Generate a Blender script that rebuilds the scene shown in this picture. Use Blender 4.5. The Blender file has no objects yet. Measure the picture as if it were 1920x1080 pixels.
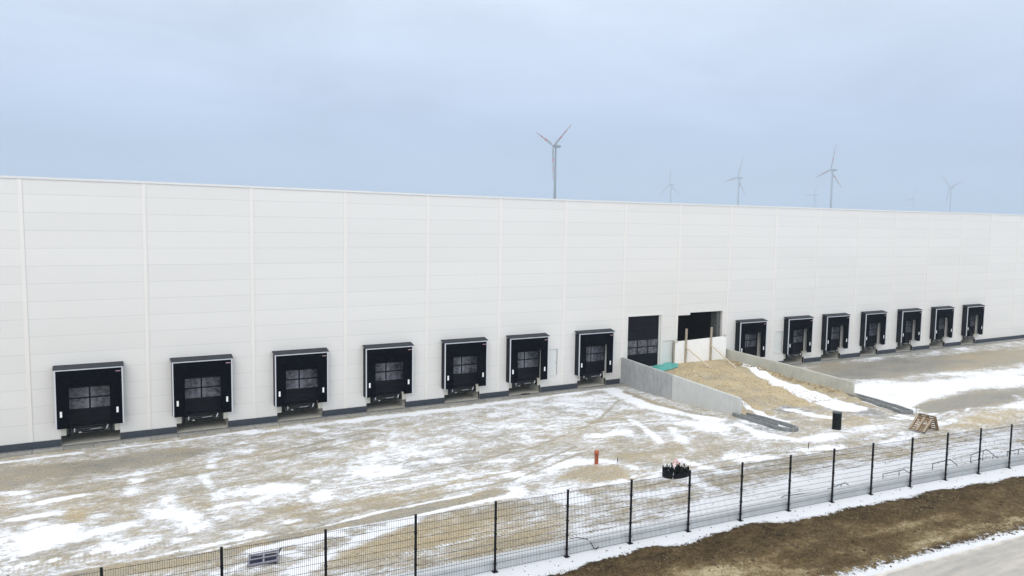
import bpy, math, random
import numpy as np
from mathutils import Vector, Matrix
random.seed(7)
C = bpy.context.scene.collection
SC = bpy.context.scene
WHITE = [[0.5,-15.893,0.723,0.075,-0.058,-0.702,0.5],[1.72,-15.302,0.911,0.062,-0.059,-0.807,0.35],[-0.419,-8.476,1.072,0.107,-0.361,-2.613,0.45],[1.16,-10.669,0.647,0.05,0.224,-3.188,0.5],[0.667,-12.729,1.314,0.119,-0.132,-3.604,0.35],[1.445,-12.806,2.061,0.146,-0.133,-3.574,0.35],[4.692,-9.912,1.445,0.287,2.461,-0.672,0.4],[5.951,-13.184,2.471,0.019,0.762,-1.015,0.4],[10.037,-14.273,0.69,-0.12,-0.218,-0.889,0.5],[8.246,-15.577,1.072,-0.118,-0.028,-3.266,0.5],[5.767,-15.381,0.96,-0.08,-0.648,-1.089,0.5],[3.734,-15.944,1.089,0.013,-0.19,-2.392,0.5],[6.489,-17.082,1.474,-0.242,-1.056,-0.807,0.4],[3.962,-18.256,0.925,0.005,-0.131,-1.178,0.5],[1.847,-15.241,1.089,0.07,-0.102,-1.432,0.4],[2.477,-16.551,1.389,0.067,-0.152,-1.696,0.4],[3.178,-14.223,2.827,0.075,-0.147,-2.63,0.5],[0.983,-14.025,2.166,0.185,-0.186,-3.373,0.4],[0.479,-12.768,1.766,0.169,-0.118,-3.172,0.4],[7.815,-10.979,1.107,-0.548,-4.399,-0.289,0.4],[7.931,-14.192,2.625,-0.503,-1.799,-1.274,0.4],[8.408,-8.361,1.996,0.23,2.889,-1.042,0.35],[10.398,-6.145,1.743,-0.262,-0.356,-1.969,0.45],[10.537,-4.097,2.391,-0.351,-0.396,-2.41,0.45],[5.966,-18.877,2.654,-0.149,-0.474,-4.071,0.5],[8.482,-19.719,3.116,-0.482,-0.774,-2.653,0.45],[7.706,-19.058,2.288,-0.253,-0.461,-3.974,0.45],[12.051,-16.39,2.041,-0.553,-0.618,-1.033,0.4],[12.423,-14.052,3.205,-0.845,-1.493,-2.486,0.5],[10.171,-18.982,2.32,-0.433,-0.42,-3.772,0.4],[7.677,-17.052,1.908,-0.177,0.081,-2.874,0.35],[0.392,-17.904,8.91,1.303,1.918,-5.406,0.6],[0.684,-18.623,5.748,0.808,1.869,-5.652,0.6],[1.084,-18.588,6.917,0.888,1.844,-5.622,0.6],[1.711,-18.683,4.356,0.479,1.542,-4.827,0.6],[2.447,-18.61,5.39,0.472,1.505,-4.777,0.6],[2.962,-18.567,6.462,0.465,1.725,-5.534,0.6],[0.249,-18.526,7.117,1.09,1.904,-5.634,0.6],[4.58,-5.694,0.973,0.016,0.543,-0.855,0.15],[0.567,-7.136,1.505,0.145,0.454,-1.158,0.25],[15.581,-3.354,2.469,-0.639,-0.68,-2.098,0.55],[17.48,-8.025,2.357,-0.781,-0.712,-2.081,0.55],[18.134,-9.301,3.834,-1.426,-1.695,-2.789,0.5],[19.368,-13.899,2.016,-0.879,-0.934,-2.56,0.45],[15.657,-13.877,0.931,-0.311,-0.401,-1.081,0.45],[17.686,-12.387,0.325,-0.119,-0.068,-0.314,0.16],[18.721,-17.53,0.386,-0.172,-0.104,-0.537,0.12],[20.052,-9.738,0.493,-0.209,-0.3,-0.493,0.15],[16.049,-10.108,0.545,-0.165,-0.145,-0.716,0.12],[21.237,-17.999,1.286,-0.774,-1.219,-1.111,0.4],[19.647,-20.304,1.195,-0.583,-0.027,-1.309,0.55],[21.891,-20.905,0.752,-0.418,0.08,-1.502,0.45],[24.159,-17.749,0.846,-0.506,-0.132,-1.617,0.4],[25.747,-18.236,0.691,-0.506,-0.95,-1.052,0.6],[21.521,-22.577,1.017,-0.707,-0.984,-1.166,0.75],[30.937,-13.741,0.822,-0.577,0.112,-1.881,0.4],[29.312,-13.391,1.02,-0.697,-0.409,-1.977,0.4],[26.82,-20.268,1.86,-1.633,-2.607,-1.2,0.35],[26.22,-21.314,1.306,-1.161,-2.187,-1.048,0.35],[16.77,-22.088,1.345,-0.525,0.416,-3.517,0.0],[9.165,-22.637,2.173,-0.495,-1.497,-2.533,0.6],[16.049,-22.405,3.426,-1.615,-1.172,-1.969,0.4],[14.604,-23.416,2.239,-0.777,0.064,-3.796,0.4],[14.427,-24.575,3.867,-1.433,-0.339,-3.965,0.4],[31.095,-3.553,0.18,-0.102,0.002,-0.501,0.15],[28.338,-8.126,0.268,-0.152,-0.023,-0.599,0.15],[34.979,-4.785,0.346,-0.244,-0.19,-0.305,0.2],[11.106,-21.209,0.925,-0.293,-2.612,-2.784,0.3],[11.697,-22.082,1.54,-0.535,-3.334,-3.566,0.3],[37.136,-15.343,0.433,-0.439,-0.548,-0.388,0.4],[30.271,-13.334,0.831,-0.573,-0.046,-1.455,0.3],[33.586,-21.63,0.658,-0.702,-0.609,-1.007,0.6],[40.751,-20.839,0.353,-0.432,-0.292,-1.559,0.5],[38.209,-22.474,0.454,-0.547,-0.421,-2.074,0.5],[46.121,-20.85,0.497,-0.711,-0.428,-1.209,0.5],[43.64,-23.654,0.631,-0.878,0.016,-1.87,0.55],[40.581,-24.317,0.434,-0.579,-0.189,-3.213,0.3],[48.785,-22.482,0.7,-1.191,-0.854,-0.538,0.4],[50.054,-22.912,0.868,-1.489,-0.705,-1.15,0.4],[44.476,-16.123,0.422,-0.512,-0.35,-0.567,0.35],[38.204,-18.974,0.722,-0.843,-1.17,-0.849,0.45],[27.746,-21.915,0.839,-0.697,-0.349,-1.302,0.6],[28.17,-23.706,0.739,-0.858,-1.987,-0.001,0.5],[24.685,-21.614,0.795,-0.552,-0.328,-2.681,0.5],[25.369,-23.911,0.536,-0.417,-0.272,-1.862,0.3],[57.023,-13.397,0.241,-0.359,-0.145,-0.118,0.75],[59.456,-14.921,0.206,-0.322,-0.077,-0.318,0.7],[66.388,-14.283,0.208,-0.354,-0.06,-0.514,0.6],[70.619,-15.677,0.242,-0.465,-0.134,-0.44,0.55],[76.075,-13.562,0.159,-0.312,-0.226,-0.774,0.5],[53.475,-16.747,0.374,-0.59,-0.497,-0.091,0.9],[52.707,-19.154,0.52,-0.894,-1.264,0.163,0.7],[71.091,-11.131,0.24,-0.412,-0.276,-0.958,0.4],[59.32,-22.172,0.522,-0.993,-0.102,-1.085,0.45],[63.599,-20.142,0.849,-1.923,-1.742,1.383,0.6],[78.471,0.642,0.151,-0.214,0.127,-1.938,0.0],[89.414,-1.538,0.731,-1.26,-0.171,-2.448,0.8],[72.539,-0.988,0.289,-0.394,-0.064,-2.568,0.5],[83.011,-2.543,0.291,-0.475,-0.216,-2.782,0.5],[64.248,-1.704,0.589,-0.708,0.102,-1.847,0.5],[43.303,-19.122,0.329,-0.426,-0.709,-1.157,0.0],[53.684,-20.796,1.147,-1.722,0.894,-4.709,0.5],[55.619,-20.954,1.645,-2.393,1.75,-6.028,0.5],[53.478,-21.274,1.543,-2.166,1.814,-6.155,0.4],[52.283,-20.537,2.07,-3.422,-1.033,-1.675,0.5],[1.65,-5.664,0.179,0.01,0.036,-0.556,-0.42],[6.195,-4.796,0.306,-0.013,0.058,-0.811,-0.3],[-0.229,-5.084,0.485,0.046,0.047,-0.631,-0.3],[2.346,-13.498,2.322,0.132,0.087,-0.917,-0.35],[4.32,-17.183,2.933,-0.131,-0.749,-1.263,-0.2],[10.617,-18.037,1.105,-0.266,-0.485,-0.813,-0.25],[8.135,-21.915,0.89,-0.099,0.093,-1.931,-0.3],[14.377,-23.15,0.227,-0.075,0.047,-0.746,-0.45],[16.558,-25.715,0.484,-0.214,0.018,-1.242,-0.4],[25.075,-20.094,0.508,-0.373,-0.437,-0.727,-0.45],[28.499,-18.927,0.453,-0.387,-0.528,-0.442,-0.3],[29.049,-17.322,0.297,-0.229,-0.315,-0.864,-0.2],[32.232,-18.571,0.314,-0.29,-0.32,-0.527,-0.15],[24.366,-25.441,0.564,-0.422,-0.035,-2.286,-0.1],[67.856,-5.992,0.081,-0.115,-0.02,-0.303,-0.9],[64.697,-3.161,0.213,-0.292,-0.388,0.055,-0.7],[83.508,-7.26,0.091,-0.165,-0.02,-0.298,-0.8],[60.118,-19.212,0.168,-0.295,-0.054,-0.498,-1.0],[55.365,-19.059,0.283,-0.446,-0.002,-0.909,-0.8],[53.266,-23.446,0.18,-0.314,-0.052,-1.196,-0.3],[44.89,-18.298,0.211,-0.283,-0.522,-0.41,-0.35],[48.84,-17.805,0.287,-0.427,-0.914,-0.233,-0.4],[37.645,-23.835,0.23,-0.282,-0.195,-1.519,-0.25],[41.542,-25.556,0.355,-0.509,-0.16,-2.235,-0.25],[31.919,-23.89,0.333,-0.326,0.011,-1.693,-0.25]]
STROKES = [[[[-1.39,-2.04],[0.05,-1.94],[2.32,-1.89]],0.16,0.9],[[[3.78,-1.83],[7.57,-1.81],[11.96,-1.36]],0.1,0.9],[[[11.53,-1.96],[14.52,-1.78],[19.51,-1.83],[27.49,-2.04]],0.35,0.5],[[[17.34,-1.7],[22.57,-1.89],[30.4,-1.61],[36.3,-1.45]],0.3,0.55],[[[36.3,-1.45],[39.16,-1.09],[39.86,-2.3]],0.3,0.6],[[[2.52,-20.74],[5.88,-21.03],[9.98,-20.68],[13.06,-20.63],[16.3,-20.39],[19.41,-20.07]],0.42,-1.1],[[[4.15,-20.88],[8.01,-20.47],[10.93,-20.29],[13.32,-19.88],[17.93,-19.73]],0.11,0.9],[[[8.06,-21.29],[9.82,-21.35],[11.61,-20.97],[15.0,-21.11],[17.91,-20.84],[19.53,-20.86]],0.16,0.85],[[[9.02,-24.32],[10.51,-23.32],[12.29,-22.24],[14.49,-21.48]],0.35,0.75],[[[8.18,-21.65],[9.24,-21.26],[10.2,-21.45]],0.4,0.6],[[[6.51,-23.09],[8.35,-22.72],[9.49,-22.72]],0.2,0.3],[[[39.8,-0.95],[39.21,-3.62],[38.02,-7.85],[38.37,-11.76],[39.03,-13.75]],0.55,0.75],[[[40.08,-2.84],[39.06,-7.8],[39.02,-11.74],[39.57,-13.69]],0.25,-0.6],[[[34.11,-11.1],[33.47,-13.09],[31.76,-16.86]],0.22,0.5],[[[34.75,-14.4],[33.74,-16.25],[32.15,-18.79]],0.3,0.45],[[[36.69,-10.31],[36.97,-13.43],[36.7,-16.11]],0.5,0.25],[[[30.08,-20.5],[30.44,-23.0]],0.3,0.6],[[[38.96,-15.93],[38.2,-18.97],[38.86,-19.99]],0.35,0.7],[[[52.36,-14.87],[50.88,-17.6],[50.17,-19.63],[49.68,-20.87]],0.28,0.9],[[[50.83,-15.1],[49.29,-18.29],[49.1,-20.33]],0.25,0.6],[[[24.8,-26.95],[31.39,-26.91],[38.86,-27.28],[48.44,-27.76]],1.0,0.4],[[[19.96,-26.11],[25.47,-26.23],[32.3,-26.16]],0.5,0.2],[[[26.87,-22.92],[31.82,-23.28],[37.42,-25.29]],0.2,0.2],[[[32.3,-26.16],[40.39,-26.3],[50.93,-26.22]],0.6,0.35],[[[14.84,-26.86],[17.15,-26.69],[21.54,-26.81],[27.74,-27.11],[34.75,-27.23],[47.38,-28.02]],0.22,0.7],[[[15.2,-14.37],[20.77,-15.23],[27.02,-16.09]],0.08,0.3],[[[10.7,-17.69],[16.98,-16.99],[22.82,-17.29]],0.1,0.3],[[[11.14,-15.85],[14.76,-15.66],[18.85,-16.02]],0.1,0.3],[[[31.01,-11.59],[36.33,-12.09]],0.08,0.4],[[[25.31,-10.63],[32.82,-10.88]],0.08,0.4],[[[-0.69,-10.07],[2.41,-10.63]],0.08,0.4],[[[9.85,-19.44],[15.08,-19.07],[20.73,-18.74],[26.44,-16.4]],0.1,-0.45],[[[10.54,-18.38],[16.01,-18.03],[21.44,-17.47],[26.97,-15.1]],0.1,-0.45],[[[0.53,-10.38],[5.83,-9.78],[11.7,-8.76],[17.79,-6.83]],0.11,-0.4],[[[0.45,-9.0],[5.93,-8.35],[11.99,-7.38],[17.96,-5.32]],0.11,-0.4],[[[25.61,-21.67],[30.91,-21.59],[35.16,-21.69],[39.59,-23.71]],0.1,-0.5],[[[25.25,-22.92],[30.1,-22.8],[34.22,-22.87],[38.33,-24.63]],0.1,-0.5],[[[18.35,-15.16],[24.77,-14.04],[31.93,-10.33],[37.62,-5.21]],0.1,-0.35],[[[42.35,-13.18],[41.51,-16.03],[41.15,-17.97]],0.22,0.9],[[[1.71,-20.01],[5.07,-20.1],[8.91,-19.91]],0.15,0.35],[[[60.3,-4.26],[60.42,-8.57],[61.7,-10.69]],0.25,0.5]]
TREAD = [[[[12.94,-26.56],[17.2,-26.61],[22.19,-26.67],[28.13,-26.74],[34.96,-27.08],[48.16,-27.62]],0.55,1.0],[[[11.7,-24.58],[15.98,-24.62],[20.9,-24.78],[26.56,-25.07]],0.22,1.0],[[[26.75,-20.23],[30.32,-19.4],[33.09,-19.77],[36.92,-18.5]],0.2,0.9],[[[27.17,-25.44],[32.99,-25.59],[41.54,-25.56],[52.55,-24.79]],0.5,0.7],[[[21.15,-14.48],[32.4,-14.14]],0.4,0.5],[[[0.09,-19.06],[5.15,-18.96]],0.4,0.5]]
RAMP_W = [[45.719,-13.957,0.611,-0.718,-0.357,-0.587,0.25]]
RAMP_S = [[[[53.29,-3.23],[51.88,-6.77],[51.14,-9.06]],0.6,1.4],[[[51.14,-9.06],[50.43,-11.69],[50.05,-13.9],[49.37,-16.18]],1.1,1.4],[[[51.04,-12.9],[50.2,-14.91]],0.5,1.0],[[[55.06,0.38],[53.51,-2.9]],0.15,0.9],[[[43.45,-11.88],[42.07,-15.4],[42.17,-16.77]],0.35,1.0],[[[45.44,-14.43],[45.27,-16.76],[45.78,-18.03]],0.5,0.7],[[[55.65,-0.89],[53.67,-6.32],[52.39,-10.6],[51.94,-13.61]],0.12,-1.2]]
TONE = [[49.809,-16.282,0.301,-0.446,-0.713,0.052,-1.0],[45.26,-14.12,0.841,-0.982,-0.414,-0.669,-1.2],[46.654,-14.328,0.451,-0.548,-0.473,-0.764,-0.8],[67.856,-5.992,0.081,-0.115,-0.02,-0.303,-0.7],[60.118,-19.212,0.168,-0.295,-0.054,-0.498,-0.5],[79.012,-1.464,0.105,-0.158,-0.012,-0.456,-0.5],[34.402,-5.604,0.352,-0.248,-0.228,-0.368,-0.4],[15.19,-6.78,0.346,-0.086,0.018,-0.45,-0.4],[4.828,-5.844,0.192,-0.003,0.032,-0.542,-0.35],[2.247,-13.439,2.031,0.032,-0.56,-0.94,0.9],[17.149,-8.703,0.389,-0.133,-0.358,-0.588,0.5],[19.967,-6.543,0.566,-0.221,-0.372,-0.608,0.4],[25.075,-20.094,0.381,-0.279,-0.407,-0.676,0.6],[28.499,-18.927,0.459,-0.374,-0.494,-0.817,0.5],[14.377,-23.15,0.227,-0.075,0.047,-0.746,0.6],[54.08,-23.01,0.177,-0.309,-0.035,-0.88,0.8],[44.714,-19.987,0.193,-0.265,-0.257,-0.42,0.5],[39.048,-16.514,0.344,-0.395,-0.903,-0.215,-0.3],[82.083,-5.354,0.345,-0.594,-0.081,-0.727,0.5],[15.689,-25.2,0.217,-0.088,0.017,-0.718,0.4],[8.435,-16.737,1.145,-0.19,-0.642,-1.078,0.3],[42.607,-24.871,0.17,-0.244,-0.059,-0.927,0.4],[39.617,-16.863,0.508,-0.599,-1.195,-0.275,-0.6],[19.473,-14.685,0.16,-0.069,-0.122,-0.725,-0.25]]
RAMP_T = [[49.686,-16.37,0.301,-0.447,-0.715,0.043,-1.0],[45.279,-14.331,0.842,-0.989,-0.415,-0.684,-1.4],[46.382,-15.001,0.455,-0.559,-0.484,-0.797,-0.9],[49.296,-2.652,0.265,-0.272,-0.289,-0.212,0.7],[48.524,-10.294,0.169,-0.234,-0.79,0.23,0.7]]
FENCE = [[-3.098, -26.291, 2.56], [0.031, -26.417, 2.56], [3.16, -26.542, 2.565], [6.289, -26.668, 2.565], [9.37, -26.801, 2.563], [12.367, -26.938, 2.557], [15.326, -27.083, 2.549], [18.269, -27.237, 2.538], [21.113, -27.396, 2.524], [23.948, -27.564, 2.508], [26.705, -27.738, 2.49], [29.439, -27.92, 2.469], [32.068, -28.106, 2.447], [34.574, -28.293, 2.423], [37.255, -28.503, 2.396], [39.791, -28.714, 2.368], [42.298, -28.932, 2.338], [44.727, -29.154, 2.307], [47.157, -29.377, 2.276], [49.586, -29.599, 2.245], [52.016, -29.821, 2.214]]
RAILS = [[[[29.54, -27.37, 1.17], [29.76, -27.38, 1.28], [31.35, -27.5, 1.2]], [[[30.14, -27.41, 1.27], [30.15, -27.41, 1.1]], [[31.32, -27.49, 1.2], [31.32, -27.49, 1.13]]]], [[[32.48, -27.54, 1.19], [33.62, -27.62, 1.35], [34.0, -27.65, 1.1]], [[[32.48, -27.54, 1.19], [32.49, -27.54, 1.1]], [[33.34, -27.6, 1.3], [33.36, -27.6, 1.1]]]], [[[36.14, -27.8, 1.43], [37.66, -27.91, 1.45], [38.32, -27.95, 1.08]], [[[36.14, -27.8, 1.43], [36.17, -27.8, 1.1]], [[37.28, -27.88, 1.44], [37.31, -27.88, 1.08]]]], [[[39.64, -28.11, 1.51], [40.98, -28.2, 1.58], [41.82, -28.26, 1.07]], [[[39.64, -28.11, 1.51], [39.68, -28.11, 1.1]], [[41.54, -28.24, 1.24], [41.56, -28.24, 1.08]]]], [[[42.56, -28.35, 1.62], [43.87, -28.44, 1.76], [44.99, -28.52, 1.08]], [[[42.56, -28.35, 1.62], [42.61, -28.35, 1.1]], [[43.52, -28.42, 1.72], [43.59, -28.42, 1.08]], [[44.41, -28.48, 1.43], [44.45, -28.48, 1.11]]]], [[[45.54, -28.6, 1.45], [46.83, -28.69, 1.46], [47.79, -28.76, 1.1]], [[[45.54, -28.6, 1.45], [45.58, -28.61, 1.1]], [[46.5, -28.67, 1.46], [46.54, -28.67, 1.11]]]]]
EAVES = [[-0.162, 15.384], [5.989, 15.371], [12.1, 15.33], [18.182, 15.286], [24.181, 15.24], [30.1, 15.221], [35.968, 15.22], [41.887, 15.224], [47.868, 15.237], [53.91, 15.26], [59.804, 15.277], [65.91, 15.293], [71.958, 15.307], [78.054, 15.312], [84.247, 15.337], [90.396, 15.384]]
SNOW_EDGE = [[16.54, -28.08], [19.46, -28.03], [21.39, -27.99], [23.52, -28.33], [26.07, -28.11], [27.71, -28.33], [29.17, -28.76], [32.44, -28.93], [35.89, -29.21], [38.68, -29.44], [41.5, -29.77], [44.09, -30.2]]
CAM_R = [0.8710238158338124, -0.49101039493082327, 0.015043414512058347]
CAM_U = [0.027399856247758758, 0.0791357942864462, 0.9964872171484466]
CAM_F = [0.49047605459176785, 0.867551910915151, -0.0823827757456798]
CAM_P = [3.1283033308011428, -49.582558493309676, 13.073693974123312]
LENS = 26.2715

# ---------------------------------------------------------------- camera
cam = bpy.data.cameras.new('camera'); camo = bpy.data.objects.new('camera', cam); C.objects.link(camo)
cam.lens = LENS; cam.sensor_width = 36.0; cam.clip_start = .5; cam.clip_end = 30000
M = Matrix(((CAM_R[0], CAM_U[0], -CAM_F[0]), (CAM_R[1], CAM_U[1], -CAM_F[1]), (CAM_R[2], CAM_U[2], -CAM_F[2])))
camo.matrix_world = Matrix.Translation(CAM_P) @ M.to_4x4()
SC.camera = camo
# ---------------------------------------------------------------- world: overcast daylight
SUN_EL, SUN_AZ = 38.0, 215.0          # azimuth clockwise from +y
W = bpy.data.worlds.new('World'); SC.world = W; W.use_nodes = True
nt = W.node_tree; nt.nodes.clear()
def N(t, ty, **kw):
    n = t.nodes.new(ty)
    for k, v in kw.items():
        if hasattr(n, k) and not k.startswith('i_'): setattr(n, k, v)
    return n
wo = N(nt, 'ShaderNodeOutputWorld'); bg = N(nt, 'ShaderNodeBackground'); nt.links.new(bg.outputs[0], wo.inputs[0])
bg.inputs[1].default_value = 0.1
sky = N(nt, 'ShaderNodeTexSky'); sky.sky_type = 'NISHITA'; sky.sun_disc = False
sky.sun_elevation = math.radians(SUN_EL); sky.sun_rotation = math.radians(SUN_AZ)
tc = N(nt, 'ShaderNodeTexCoord'); sep = N(nt, 'ShaderNodeSeparateXYZ'); nt.links.new(tc.outputs['Generated'], sep.inputs[0])
ramp = N(nt, 'ShaderNodeValToRGB'); nt.links.new(sep.outputs[2], ramp.inputs[0])
cr = ramp.color_ramp
cr.elements[0].position = 0.0; cr.elements[0].color = (4.1, 5.2, 7.2, 1)
cr.elements[1].position = 1.0; cr.elements[1].color = (15.5, 15.3, 15.0, 1)
e = cr.elements.new(.10); e.color = (5.0, 6.2, 8.5, 1)
e = cr.elements.new(.22); e.color = (7.2, 8.15, 10.0, 1)
e = cr.elements.new(.36); e.color = (9.0, 9.6, 11.0, 1)
mp = N(nt, 'ShaderNodeMapping'); mp.inputs['Scale'].default_value = (1, 1, 3.2); nt.links.new(tc.outputs['Generated'], mp.inputs[0])
nz = N(nt, 'ShaderNodeTexNoise'); nz.inputs['Scale'].default_value = 3.1; nz.inputs['Detail'].default_value = 5; nz.inputs['Roughness'].default_value = .5
nz.inputs['Distortion'].default_value = .4
nt.links.new(mp.outputs[0], nz.inputs[0])
mr = N(nt, 'ShaderNodeMapRange'); mr.inputs['From Min'].default_value = .3; mr.inputs['From Max'].default_value = .7
mr.inputs['To Min'].default_value = .885; mr.inputs['To Max'].default_value = 1.115; nt.links.new(nz.outputs[0], mr.inputs[0])
vm = N(nt, 'ShaderNodeVectorMath'); vm.operation = 'SCALE'; nt.links.new(ramp.outputs[0], vm.inputs[0]); nt.links.new(mr.outputs[0], vm.inputs['Scale'])
mx = N(nt, 'ShaderNodeMixRGB'); mx.inputs[0].default_value = .88
nt.links.new(sky.outputs[0], mx.inputs[1]); nt.links.new(vm.outputs[0], mx.inputs[2]); nt.links.new(mx.outputs[0], bg.inputs[0])
sl = bpy.data.lights.new('sun', 'SUN'); sl.energy = 1.4; sl.angle = math.radians(45); sl.color = (1, .96, .89)
so = bpy.data.objects.new('sun', sl); C.objects.link(so)
az, el = math.radians(SUN_AZ), math.radians(SUN_EL)
so.rotation_euler = Vector((math.sin(az) * math.cos(el), math.cos(az) * math.cos(el), math.sin(el))).to_track_quat('Z', 'Y').to_euler()
so.location = (0, -60, 90)
SC.view_settings.view_transform = 'Standard'; SC.view_settings.look = 'None'; SC.view_settings.exposure = EXPOSURE if 'EXPOSURE' in globals() else 0.0
SC.view_settings.gamma = 1; SC.view_settings.use_curve_mapping = False
SC.cycles.volume_bounces = 1; SC.cycles.max_bounces = 8

# ---------------------------------------------------------------- helpers
class MB:
    def __init__(s): s.v = []; s.f = []
    def quad(s, a, b, c, d):
        n = len(s.v); s.v += [tuple(a), tuple(b), tuple(c), tuple(d)]; s.f.append((n, n+1, n+2, n+3)); return s
    def tri(s, a, b, c):
        n = len(s.v); s.v += [tuple(a), tuple(b), tuple(c)]; s.f.append((n, n+1, n+2)); return s
    def box(s, x0, x1, y0, y1, z0, z1):
        n = len(s.v)
        s.v += [(x0,y0,z0),(x1,y0,z0),(x1,y1,z0),(x0,y1,z0),(x0,y0,z1),(x1,y0,z1),(x1,y1,z1),(x0,y1,z1)]
        s.f += [tuple(n+i for i in q) for q in ((0,3,2,1),(4,5,6,7),(0,1,5,4),(1,2,6,5),(2,3,7,6),(3,0,4,7))]; return s
    def hexa(s, p):                       # eight corners, bottom four then top four
        n = len(s.v); s.v += [tuple(q) for q in p]
        s.f += [tuple(n+i for i in q) for q in ((0,3,2,1),(4,5,6,7),(0,1,5,4),(1,2,6,5),(2,3,7,6),(3,0,4,7))]; return s
    def bar(s, a, b, w, h=None, up=(0,0,1)):
        a, b = Vector(a), Vector(b); h = h or w
        d = (b-a).normalized(); u = Vector(up)
        if abs(d.dot(u)) > .98: u = Vector((0,1,0))
        r = d.cross(u).normalized(); u = r.cross(d).normalized()
        P = []
        for q in (a, b):
            for sx, sy in ((-1,-1),(1,-1),(1,1),(-1,1)): P.append(q + r*sx*w/2 + u*sy*h/2)
        n = len(s.v); s.v += [tuple(q) for q in P]
        s.f += [tuple(n+i for i in q) for q in ((0,1,2,3),(7,6,5,4),(0,4,5,1),(1,5,6,2),(2,6,7,3),(3,7,4,0))]; return s
    def tube(s, pts, rad, seg=10, cap=True):
        rad = rad if isinstance(rad, (list, tuple)) else [rad]*len(pts)
        pts = [Vector(q) for q in pts]; n0 = len(s.v); pr = None
        for i, q in enumerate(pts):
            d = (pts[min(i+1, len(pts)-1)] - pts[max(i-1, 0)]).normalized()
            if pr is None:
                r = d.cross(Vector((0,0,1)) if abs(d.z) < .95 else Vector((0,1,0))).normalized()
            else: r = (pr - d*pr.dot(d)).normalized()
            pr = r; u = d.cross(r)
            for k in range(seg):
                t = 2*math.pi*k/seg; s.v.append(tuple(q + (r*math.cos(t) + u*math.sin(t))*rad[i]))
        for i in range(len(pts)-1):
            for k in range(seg):
                a = n0+i*seg+k; b = n0+i*seg+(k+1) % seg; s.f.append((a, b, b+seg, a+seg))
        if cap:
            s.f.append(tuple(n0+k for k in range(seg))[::-1]); s.f.append(tuple(n0+(len(pts)-1)*seg+k for k in range(seg)))
        return s
    def build(s, name, mat, parent=None, smooth=False, bevel=0, loc=None):
        me = bpy.data.meshes.new(name); me.from_pydata(s.v, [], s.f); me.materials.append(mat)
        if smooth:
            me.polygons.foreach_set('use_smooth', [True]*len(me.polygons))
        me.update()
        o = bpy.data.objects.new(name, me); C.objects.link(o)
        if parent: o.parent = parent
        if loc: o.location = loc
        if bevel:
            m = o.modifiers.new('bevel', 'BEVEL'); m.width = bevel; m.segments = 2; m.limit_method = 'ANGLE'
        return o
def empty(name, loc=(0,0,0), rz=0):
    o = bpy.data.objects.new(name, None); C.objects.link(o); o.location = loc; o.rotation_euler = (0,0,rz); o.empty_display_size = .2; return o
def tag(o, label=None, cat=None, group=None, kind=None):
    if label: o['label'] = label
    if cat: o['category'] = cat
    if group: o['group'] = group
    if kind: o['kind'] = kind
    return o
def copy_tree(o, parent=None):
    c = o.copy(); C.objects.link(c)
    if parent: c.parent = parent
    for ch in list(o.children): copy_tree(ch, c)
    return c

# ---------------------------------------------------------------- materials
def mat(name, col, rough=.8, var=0, scale=5, metal=0, bump=0, bscale=60, spec=.5, stretch=(1,1,1), col2=None, detail=5, objc=True):
    m = bpy.data.materials.new(name); m.use_nodes = True; t = m.node_tree; b = t.nodes['Principled BSDF']
    b.inputs['Base Color'].default_value = (*col, 1); b.inputs['Roughness'].default_value = rough; b.inputs['Metallic'].default_value = metal
    b.inputs['Specular IOR Level'].default_value = spec
    if var or col2 or bump:
        c = N(t, 'ShaderNodeTexCoord'); mpn = N(t, 'ShaderNodeMapping'); mpn.inputs['Scale'].default_value = stretch
        t.links.new(c.outputs['Object'], mpn.inputs[0])
    if var or col2:
        n = N(t, 'ShaderNodeTexNoise'); n.inputs['Scale'].default_value = scale; n.inputs['Detail'].default_value = detail; n.inputs['Roughness'].default_value = .6
        t.links.new(mpn.outputs[0], n.inputs[0])
        r = N(t, 'ShaderNodeValToRGB'); r.color_ramp.elements[0].position = .3; r.color_ramp.elements[1].position = .7
        c2 = col2 or tuple(min(1, q*(1+var)) for q in col); c1 = col if col2 else tuple(q*(1-var) for q in col)
        r.color_ramp.elements[0].color = (*c1, 1); r.color_ramp.elements[1].color = (*c2, 1)
        t.links.new(n.outputs[0], r.inputs[0]); t.links.new(r.outputs[0], b.inputs['Base Color'])
    if bump:
        n2 = N(t, 'ShaderNodeTexNoise'); n2.inputs['Scale'].default_value = bscale; n2.inputs['Detail'].default_value = 4
        t.links.new(mpn.outputs[0], n2.inputs[0])
        bp = N(t, 'ShaderNodeBump'); bp.inputs['Strength'].default_value = bump; bp.inputs['Distance'].default_value = .02
        t.links.new(n2.outputs[0], bp.inputs['Height']); t.links.new(bp.outputs[0], b.inputs['Normal'])
    return m

def math_node(t, op, a=None, b=None, c=None, clamp=False):
    n = N(t, 'ShaderNodeMath'); n.operation = op; n.use_clamp = clamp
    for i, q in enumerate((a, b, c)):
        if q is None: continue
        if isinstance(q, (int, float)): n.inputs[i].default_value = q
        else: t.links.new(q, n.inputs[i])
    return n.outputs[0]
def mapr(t, v, a, b, c, d, smooth=False):
    n = N(t, 'ShaderNodeMapRange'); n.clamp = True
    if smooth: n.interpolation_type = 'SMOOTHSTEP'
    t.links.new(v, n.inputs[0])
    for i, q in enumerate((a, b, c, d)): n.inputs[i+1].default_value = q
    return n.outputs[0]
def mixc(t, f, a, b):
    n = N(t, 'ShaderNodeMixRGB')
    for i, q in enumerate((f, a, b)):
        if isinstance(q, (int, float)): n.inputs[i].default_value = q
        elif isinstance(q, tuple): n.inputs[i].default_value = (*q, 1)
        else: t.links.new(q, n.inputs[i])
    return n.outputs[0]
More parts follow.
